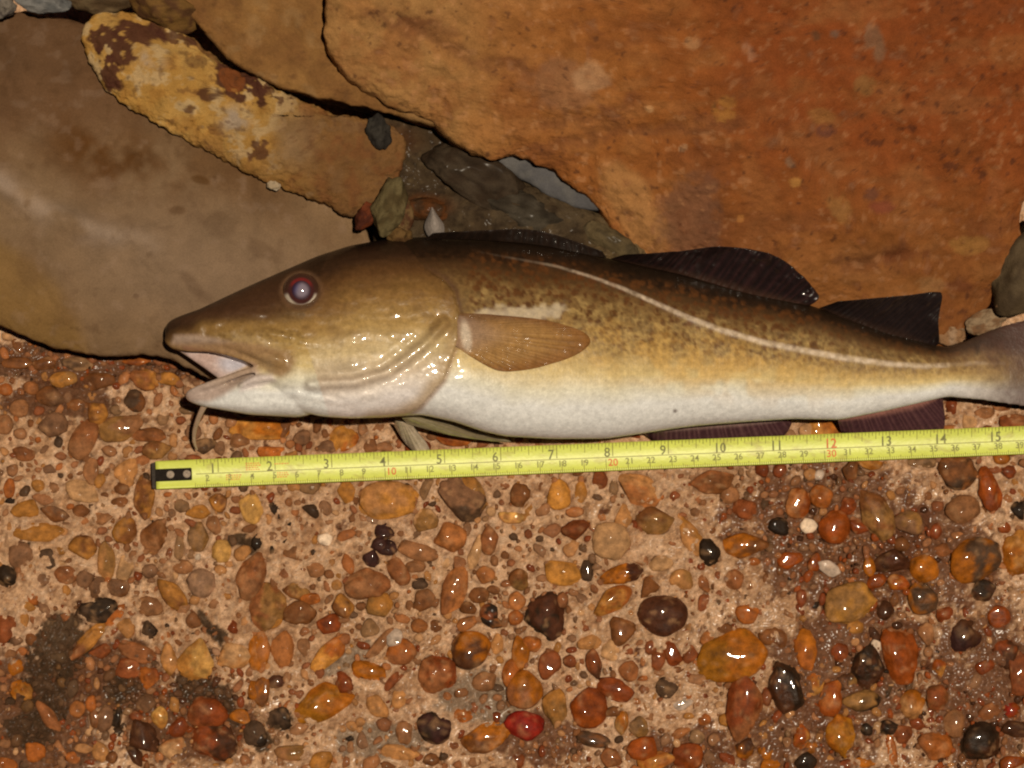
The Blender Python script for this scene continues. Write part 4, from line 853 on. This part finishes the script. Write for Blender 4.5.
# fins: sheet between a base line and an outer line, ribbed by rays
def fin(name, basep, outp, *args, zfun=None, **kw):
    return _fin(name, basep, outp, *args, zfun=zfun, **kw)
def _fin(name, basep, outp, nray, zb_, zo, colf, nu=160, nv_=34, th=.0005, ray=.00045, parent=root, wet=.8, ruf=1.0, zfun=None):
    b = resample(catmull(basep, 10, False), nu, False); o = resample(catmull(outp, 10, False), nu, False)
    U = np.linspace(0, 1, nu); T = np.linspace(0, 1, nv_)
    zbv = np.interp(U, np.linspace(0, 1, len(zb_)), zb_); zov = np.interp(U, np.linspace(0, 1, len(zo)), zo)
    X = b[:, None, 0] * (1 - T) + o[:, None, 0] * T; Y = b[:, None, 1] * (1 - T) + o[:, None, 1] * T
    Zm = zbv[:, None] * (1 - T) + zov[:, None] * T
    rib = np.abs(np.sin(math.pi * 1.5 * nray * (U + .012 * np.sin(U * 23) + .006 * np.sin(U * 71))))[:, None] ** .6
    nz = fbm(np.c_[X.ravel() / 22, Y.ravel() / 22, np.zeros(X.size)], 3, 801).reshape(X.shape) * .0022 * T * ruf
    if zfun is not None: Zm = zfun(X, Y) + (zbv[:, None] * (1 - T) + zov[:, None] * T)
    up_ = Zm + nz - rib * ray * 1.0 + th; dn = Zm + nz - rib * ray * .6 - th
    taper = np.minimum(1, (1 - T) * 6 + .15)[None, :]
    mid = (up_ + dn) / 2; hh = (up_ - dn) / 2 * taper; up_ = mid + hh; dn = mid - hh
    A = FW(X.ravel(), Y.ravel(), up_.ravel()); B = FW(X.ravel(), Y.ravel(), dn.ravel())
    f = grid_faces(nu, nv_); n0 = nu * nv_
    F = [q[::-1] for q in f] + [tuple(a + n0 for a in q) for q in f]
    bd = [i * nv_ for i in range(nu)] + [(nu - 1) * nv_ + k for k in range(1, nv_)] + [i * nv_ + nv_ - 1 for i in range(nu - 2, -1, -1)] + [k for k in range(nv_ - 2, 0, -1)]
    for a, c_ in zip(bd, bd[1:] + bd[:1]): F.append((a, c_, c_ + n0, a + n0))
    uu = np.repeat(U, nv_); tt = np.tile(T, nu)
    cc = colf(uu, tt, X.ravel(), Y.ravel(), np.repeat(1 - rib[:, 0], nv_))
    return mk(name, np.vstack([A, B]), F, M_FIN, parent=parent, col=np.vstack([cc, cc]), wet=wet)
def zsurf(xx, off=0): return float(ev(ZC, xx)) + off
def cdark(c1, c2, c3):
    def g(u, t, x, y, r):
        c = np.tile(np.array(c1, float), (len(u), 1)); c = lay(c, r * (1 - .5 * t), c2); c = lay(c, ss(.25, 0, t) * .7, c3); return c
    return g
fin('dorsal_fin', [(425, 240), (480, 241), (540, 246), (590, 256), (606, 258)], [(432, 235), (480, 232.5), (525, 231), (556, 237), (601, 252)], 13, [.040, .037, .036], [.043, .043, .039], cdark((.013, .008, .006), (.022, .012, .008), (.016, .009, .006)), ray=.0003)
fin('dorsal_fin', [(610, 259), (650, 268), (686, 276), (747, 293), (811, 305)], [(622, 256.5), (668, 254), (714, 249), (748, 251), (780, 261), (802, 277), (819, 294), (816, 302)], 17, [.035, .033, .029], [.044, .047, .043, .034], cdark((.012, .007, .007), (.032, .013, .013), (.045, .022, .014)), nu=200, wet=1.0, ruf=1.8)
fin('dorsal_fin', [(822, 307), (850, 319), (890, 334), (938, 346)], [(836, 302), (870, 299), (905, 296), (934, 292.5), (941, 297), (939, 322), (942, 343)], 15, [.028, .026, .024], [.038, .039, .038, .028], cdark((.012, .008, .008), (.02, .011, .010), (.035, .018, .012)), wet=.7)
fin('anal_fin', [(650, 431), (676, 427), (720, 423), (795, 417)], [(652, 433), (668, 442), (690, 446), (750, 444), (790, 436), (802, 421)], 19, [.013, .012, .011], [.0052, .0045, .0045, .006], cdark((.045, .018, .022), (.12, .06, .062), (.30, .20, .18)), wet=.3, ruf=.15)
fin('anal_fin', [(846, 418), (890, 409), (953, 394)], [(852, 430), (885, 438), (930, 436), (956, 428), (955, 398)], 16, [.012, .012, .012], [.0052, .0045, .0045, .008], cdark((.045, .018, .022), (.10, .045, .045), (.33, .15, .12)), wet=.4, ruf=.15)
def ctail(u, t, x, y, r):
    c = np.tile(np.array((.20, .12, .075)), (len(u), 1)); c = lay(c, ss(.25, .65, 1 - u + .1 * np.sin(t * 6)) * .9, (.04, .022, .015)); c = lay(c, r * .35, (.30, .2, .14)); c = lay(c, ss(.3, 1, t) * .5, (.06, .03, .022)); return c
fin('tail_fin', [(1046, 406), (1044, 384), (1044, 362), (1044, 338), (1046, 315)], [(1052, 409), (1080, 413), (1105, 417), (1100, 390), (1094, 360), (1100, 325), (1106, 298), (1080, 304), (1052, 312)], 30, [.020, .020, .020], [.017, .015, .016, .018, .02, .020], ctail, nu=240, nv_=50, wet=.6)
# pectoral fin, lying on the flank
def surf_z(px_, py_):
    out = []
    k = fn[:, 2] > .2
    X, Y, Zz = fv[k, 0], fv[k, 1], fv[k, 2]
    for a, b in zip(np.ravel(px_), np.ravel(py_)):
        d = (X - a) ** 2 + (Y - b) ** 2; out.append(Zz[np.argmin(d)])
    return np.array(out) * PX
def cpec(u, t, x, y, r):
    c = np.tile(np.array((.30, .165, .055)), (len(u), 1)); c = lay(c, ss(.62, 1.0, t) * .75, (.18, .07, .018)); c = lay(c, ss(.5, .9, u) * .8, (.12, .06, .03))
    c = lay(c, ss(.5, .08, t) * .7, (.27, .185, .14)); c = lay(c, r * .6 * ss(.3, .55, t) * ss(.85, .5, u), (.15, .066, .02)); c = lay(c, blob(x, y, 462, 340, 5, 14, -8, .5) * .7, (.6, .52, .42)); return c  # pale patch at the base is a wet highlight painted into the colour
kz = fn[:, 2] > .2
kz &= (fv[:, 0] > 430) & (fv[:, 0] < 610) & (fv[:, 1] > 300) & (fv[:, 1] < 390)
zm = np.zeros((46, 24)); zn = np.zeros((46, 24))
ix = ((fv[kz, 0] - 430) / 4).astype(int); iy = ((fv[kz, 1] - 300) / 4).astype(int); iy = np.minimum(iy, 23); ix = np.minimum(ix, 45)
np.add.at(zm, (ix, iy), fv[kz, 2]); np.add.at(zn, (ix, iy), 1); zm = np.where(zn > 0, zm / np.maximum(zn, 1), zm.max() / 20)
for _ in range(3): zm[1:-1, 1:-1] = (zm[1:-1, 1:-1] * 2 + zm[2:, 1:-1] + zm[:-2, 1:-1] + zm[1:-1, 2:] + zm[1:-1, :-2]) / 6
def flank(X, Y):
    a = np.clip((X - 432) / 4, 0, 43.9); b = np.clip((Y - 302) / 4, 0, 21.9); i = a.astype(int); j = b.astype(int); a -= i; b -= j
    return (zm[i, j] * (1 - a) * (1 - b) + zm[i + 1, j] * a * (1 - b) + zm[i, j + 1] * (1 - a) * b + zm[i + 1, j + 1] * a * b) * PX
tipw = [(468, 361), (486, 371), (498, 374.5), (512, 374.2), (530, 371.5), (546, 367), (562, 362), (576, 355), (585, 346), (582, 338), (568, 331), (536, 323), (486, 318.5), (458, 317.5)]
fin('pectoral_fin', [(452, 350), (452, 340), (452, 330), (453, 320)], tipw, 24, [.0003, .0003], [.0006, .0009, .0013, .0013, .001], cpec, nu=260, nv_=60, th=.0003, ray=.00022, wet=.03, ruf=.5, zfun=flank)
def cpel(u, t, x, y, r):
    c = np.tile(np.array((.30, .26, .17)), (len(u), 1)); c = lay(c, ss(.3, .7, u) * .8, (.11, .095, .05)); c = lay(c, r * .5, (.12, .08, .05)); return c
fin('pelvic_fin', [(402, 418), (410, 414), (420, 411)], [(408, 423), (450, 434), (490, 440), (513, 441), (505, 438), (470, 428), (424, 412)], 7, [.034, .036], [.022, .020, .022, .032], cpel, nu=90, nv_=30, wet=.7)
fin('pelvic_fin', [(396, 420), (404, 421), (412, 422)], [(396, 424), (406, 440), (420, 452), (432, 450), (428, 440), (418, 428)], 7, [.022, .022], [.012, .006, .006, .012], lambda u, t, x, y, r: lay(np.tile(np.array((.42, .35, .26)), (len(u), 1)), r * .6, (.22, .16, .11)), nu=90, nv_=26, wet=.6)
# chin barbel
def tube(path, rad, zs, n=14, per=10):
    p = catmull([(a[0], a[1], z) for a, z in zip(path, zs)], per, False); m_ = len(p); rr = np.interp(np.linspace(0, 1, m_), np.linspace(0, 1, len(rad)), rad)
    V = []
    for i in range(m_):
        d = p[min(i + 1, m_ - 1)] - p[max(i - 1, 0)]; d2 = np.array([d[0], d[1]]); d2 = d2 / (np.linalg.norm(d2) + 1e-9); nrm = np.array([-d2[1], d2[0]])
        for a in np.linspace(0, 2 * math.pi, n, endpoint=False):
            V.append((p[i][0] + nrm[0] * rr[i] * math.cos(a), p[i][1] + nrm[1] * rr[i] * math.cos(a), p[i][2] + rr[i] * PX * math.sin(a)))
    V = np.array(V); f = grid_faces(m_, n, True); f.append(tuple(range(n))); f.append(tuple(len(V) - n + np.arange(n))); return FW(V[:, 0], V[:, 1], V[:, 2]), f
bv, bf = tube([(207, 404), (203, 410), (198, 420), (194, 431), (193.5, 441), (196, 449)], [3.2, 2.8, 2.5, 2.1, 1.5, .7], [.046, .043, .036, .027, .02, .014])
mk('barbel', bv, bf, M_FISH, parent=root, col=np.tile(np.array((.42, .31, .22)), (len(bv), 1)), wet=.5)

# ------------------------------------------------------------------ tape measure
TZ = .0078
T0 = np.array([156.0, 475.2]); SL = -34.2 / 843.0; TD = np.array([1, SL]) / math.hypot(1, SL); TN = np.array([-TD[1], TD[0]])      # TN points down the picture
HWD = 14.0
def tz(s, v):
    s = np.asarray(s, float)
    return TZ + .0011 * (np.asarray(v) / HWD) ** 2 + .0010 * np.sin(s / 210.0 + .4) + .0004 * np.sin(s / 83.0)
def TP(s, v, lift=0.0):
    s = np.asarray(s, float); v = np.asarray(v, float)
    return P(T0[0] + TD[0] * s + TN[0] * v, T0[1] + TD[1] * s + TN[1] * v, TZ * np.ones(np.broadcast(s, v).shape)) * np.array([1, 1, 0]) + np.stack([0 * s + 0 * v, 0 * s + 0 * v, tz(s, v) + lift], -1)
troot = bpy.data.objects.new('tape_measure', None); C.objects.link(troot); troot.location = P(600, 457, 0)
tag(troot, 'yellow steel tape measure stretched below the fish with its hook at the left', 'tape measure')
S = np.linspace(0, 1500, 400); Vv = np.linspace(-HWD, HWD, 15)
SS, VV = np.meshgrid(S, Vv, indexing='ij'); a = TP(SS.ravel(), VV.ravel()); b = TP(SS.ravel(), VV.ravel(), -.0003)
gf = grid_faces(400, 15); n0 = len(a); F = gf + [tuple(k + n0 for k in q[::-1]) for q in gf]
for i in range(399):
    for k in (0, 14):
        p_, q_ = i * 15 + k, (i + 1) * 15 + k; F.append((p_, q_, q_ + n0, p_ + n0))
for k in range(14): F.append((k, k + 1, k + 1 + n0, k + n0))
tn_ = fbm(np.c_[SS.ravel() / 40, VV.ravel() / 9, np.zeros(n0)], 3, 901)
tc = np.tile(np.array((.56, .62, .10)), (n0, 1)); tc = lay(tc, ss(.1, .7, tn_) * .25, (.49, .53, .07)); tc = lay(tc, ss(.5, .8, fbm(np.c_[SS.ravel() / 9, VV.ravel() / 4, np.ones(n0)], 3, 903)) * .45, (.34, .27, .07))
mk('blade', np.vstack([a, b]), F, M_TAPE, parent=troot, col=np.vstack([tc, tc]), wet=.2)
# hook with rivets
def slab(s0, s1, v0, v1, l0, l1, n=14, bev=1.2):
    """rounded plate that follows the blade"""
    o = []
    for (cs, cv, a0) in ((s1 - bev, v1 - bev, 0), (s0 + bev, v1 - bev, 90), (s0 + bev, v0 + bev, 180), (s1 - bev, v0 + bev, 270)):
        for k in range(6):
            an_ = math.radians(a0 + k * 18); o.append((cs + bev * math.cos(an_), cv + bev * math.sin(an_)))
    o = np.array(o); c_ = o.mean(0); i_ = c_ + (o - c_) * np.array([1 - .8 / max(s1 - s0, 3), 1 - .8 / max(v1 - v0, 3)])
    zt = float(tz((s0 + s1) / 2, 0))
    def pt(q, l): w = TP(q[:, 0], q[:, 1]); w[:, 2] = zt + l; return w
    m_ = len(o); V = np.vstack([pt(o, l0), pt(o, l1 - .0001), pt(i_, l1)])
    f = [(k, (k + 1) % m_, m_ + (k + 1) % m_, m_ + k) for k in range(m_)] + [(m_ + k, m_ + (k + 1) % m_, 2 * m_ + (k + 1) % m_, 2 * m_ + k) for k in range(m_)] + [tuple(range(2 * m_, 3 * m_)), tuple(range(m_))[::-1]]
    return V, f
hv, hf = slab(-.5, 36, -6.0, 6.5, .0004, .0011)
hs = np.linspace(0, 1, len(hv)); hcol = np.tile(np.array((.014, .010, .008)), (len(hv), 1))
hook = mk('hook', hv, hf, M_STEEL, parent=troot, col=hcol, wet=.0, smooth=False)
lv, lf = slab(-4.2, -.5, -12.5, 13.5, -.006, .0012, bev=1.0)
lip = mk('hook_lip', lv, lf, M_STEEL, parent=hook, col=np.tile(np.array((.045, .036, .03)), (len(lv), 1)), wet=0, smooth=False)
for s0 in (14.5, 31.0):
    aa = np.linspace(0, 2 * math.pi, 20, endpoint=False); V = []
    for r_, l_ in ((4.0, .0010), (3.8, .0014), (2.4, .0017), (1.3, .0013), (.01, .0012)):
        w = TP(s0 + r_ * np.cos(aa), r_ * np.sin(aa)); w[:, 2] = float(tz(18, 0)) + l_; V.append(w)
    V = np.vstack(V); mk('rivet', V, grid_faces(5, 20, True), M_STEEL, parent=hook, col=np.tile(np.array((.30, .24, .19)), (len(V), 1)), wet=0.3)
# scale: ticks and figures
def inch(n): return (213 - T0[0]) + 5.5 + 56.9 * (n - 1) - .075 * (n - 1) ** 2
def cm(n): return inch(n / 2.54)
tv, tf = [], []
def bar(s, v0, v1, w, lift=.00008):
    ns = max(2, int(abs(v1 - v0) / 2) + 1); vs = np.linspace(v0, v1, ns); k0 = len(tv)
    for v in vs:
        for ds in (-w / 2, w / 2): tv.append(TP(s + ds, v, lift))
    for i in range(ns - 1): tf.append((k0 + 2 * i, k0 + 2 * i + 1, k0 + 2 * i + 3, k0 + 2 * i + 2))
for i in range(9, 16 * 22):
    L_ = {0: 13.5, 8: 9.0, 4: 7.0, 12: 7.0}.get(i % 16, 5.2 if i % 2 == 0 else 3.6)
    s = inch(i / 16)
    if s < 38: continue
    bar(s, -HWD + .2, -HWD + L_, .9 if i % 16 == 0 else .62)
for i in range(14, 560):
    s = cm(i / 10)
    if s < 38: continue
    bar(s, HWD - .2, HWD - (11.5 if i % 10 == 0 else 4.4 if i % 5 == 0 else 2.9), .75 if i % 10 == 0 else .6)
for s in np.arange(40, 1490, 6.0):
    k0 = len(tv)
    for (ds, dv) in ((0, .1), (6, .1), (6, .9), (0, .9)): tv.append(TP(s + ds, dv, .00006))
    tf.append((k0, k0 + 1, k0 + 2, k0 + 3))
tv = np.array(tv)
tag(mk('tick_marks', tv, tf, M_PRINT, parent=troot, col=np.tile(np.array((.215, .20, .035)), (len(tv), 1)), wet=0, smooth=False), kind='stuff')
glyph = {}
def text_mesh(t):
    if t in glyph: return glyph[t]
    cu = bpy.data.curves.new('t', 'FONT'); cu.body = t; cu.align_x = 'CENTER'; cu.align_y = 'CENTER'; cu.size = 1.0; cu.offset = .012; cu.resolution_u = 3
    ob = bpy.data.objects.new('t', cu); C.objects.link(ob); d = bpy.context.evaluated_depsgraph_get(); m_ = bpy.data.meshes.new_from_object(ob.evaluated_get(d))
    v = np.array([q.co[:] for q in m_.vertices]); f = [tuple(p.vertices) for p in m_.polygons]; bpy.data.objects.remove(ob); bpy.data.curves.remove(cu); bpy.data.meshes.remove(m_)
    v[:, :2] -= (v[:, :2].max(0) + v[:, :2].min(0)) / 2; h = v[:, 1].max() - v[:, 1].min(); v /= h
    glyph[t] = (v, f); return v, f
def numeral(t, s, v, h, c, stretch=1.0, name='numeral'):
    g, f = text_mesh(t); w = TP(s + g[:, 0] * h * stretch, v - g[:, 1] * h, .00012)
    return mk(name, w, f, M_PRINT, parent=troot, col=np.tile(np.array(c), (len(w), 1)), wet=0, smooth=False)
INK = (.15, .15, .03); RED = (.60, .13, .025)
for n in range(1, 21):
    numeral(str(n), inch(n) - (5.5 if n < 10 else 3.0), -4.6, 9.6, RED if n == 12 else INK, .95)
for n in range(2, 52):
    if cm(n) < 40: continue
    numeral(str(n), cm(n) + (7 if n % 10 == 0 else 1.0), 5.6 if n % 10 == 0 else 4.8, 7.4 if n % 10 == 0 else 6.4, RED if n % 10 == 0 else (.20, .20, .04), 1.0)
# illegible red makers' print by the first inches
rv, rf = [], []
def dash(s, v, w, h):
    k0 = len(rv)
    for (ds, dv) in ((0, 0), (w, 0), (w, h), (0, h)): rv.append(TP(s + ds, v + dv, .0001))
    rf.append((k0, k0 + 1, k0 + 2, k0 + 3))
rr_ = np.random.RandomState(3)
for (s0, v0, w, rows) in ((70, 2.5, 14, 3), (90, -8.5, 13, 4), (119, -7.0, 13, 1), (121, 2.0, 10, 3)):
    for k in range(rows):
        s = s0
        while s < s0 + w:
            d_ = rr_.uniform(1.0, 2.4); dash(s, v0 + k * 2.1, d_, 1.1); s += d_ + .8
rv = np.array(rv); mk('red_print', rv, rf, M_PRINT, parent=troot, col=np.tile(np.array((.62, .22, .05)), (len(rv), 1)), wet=0, smooth=False)
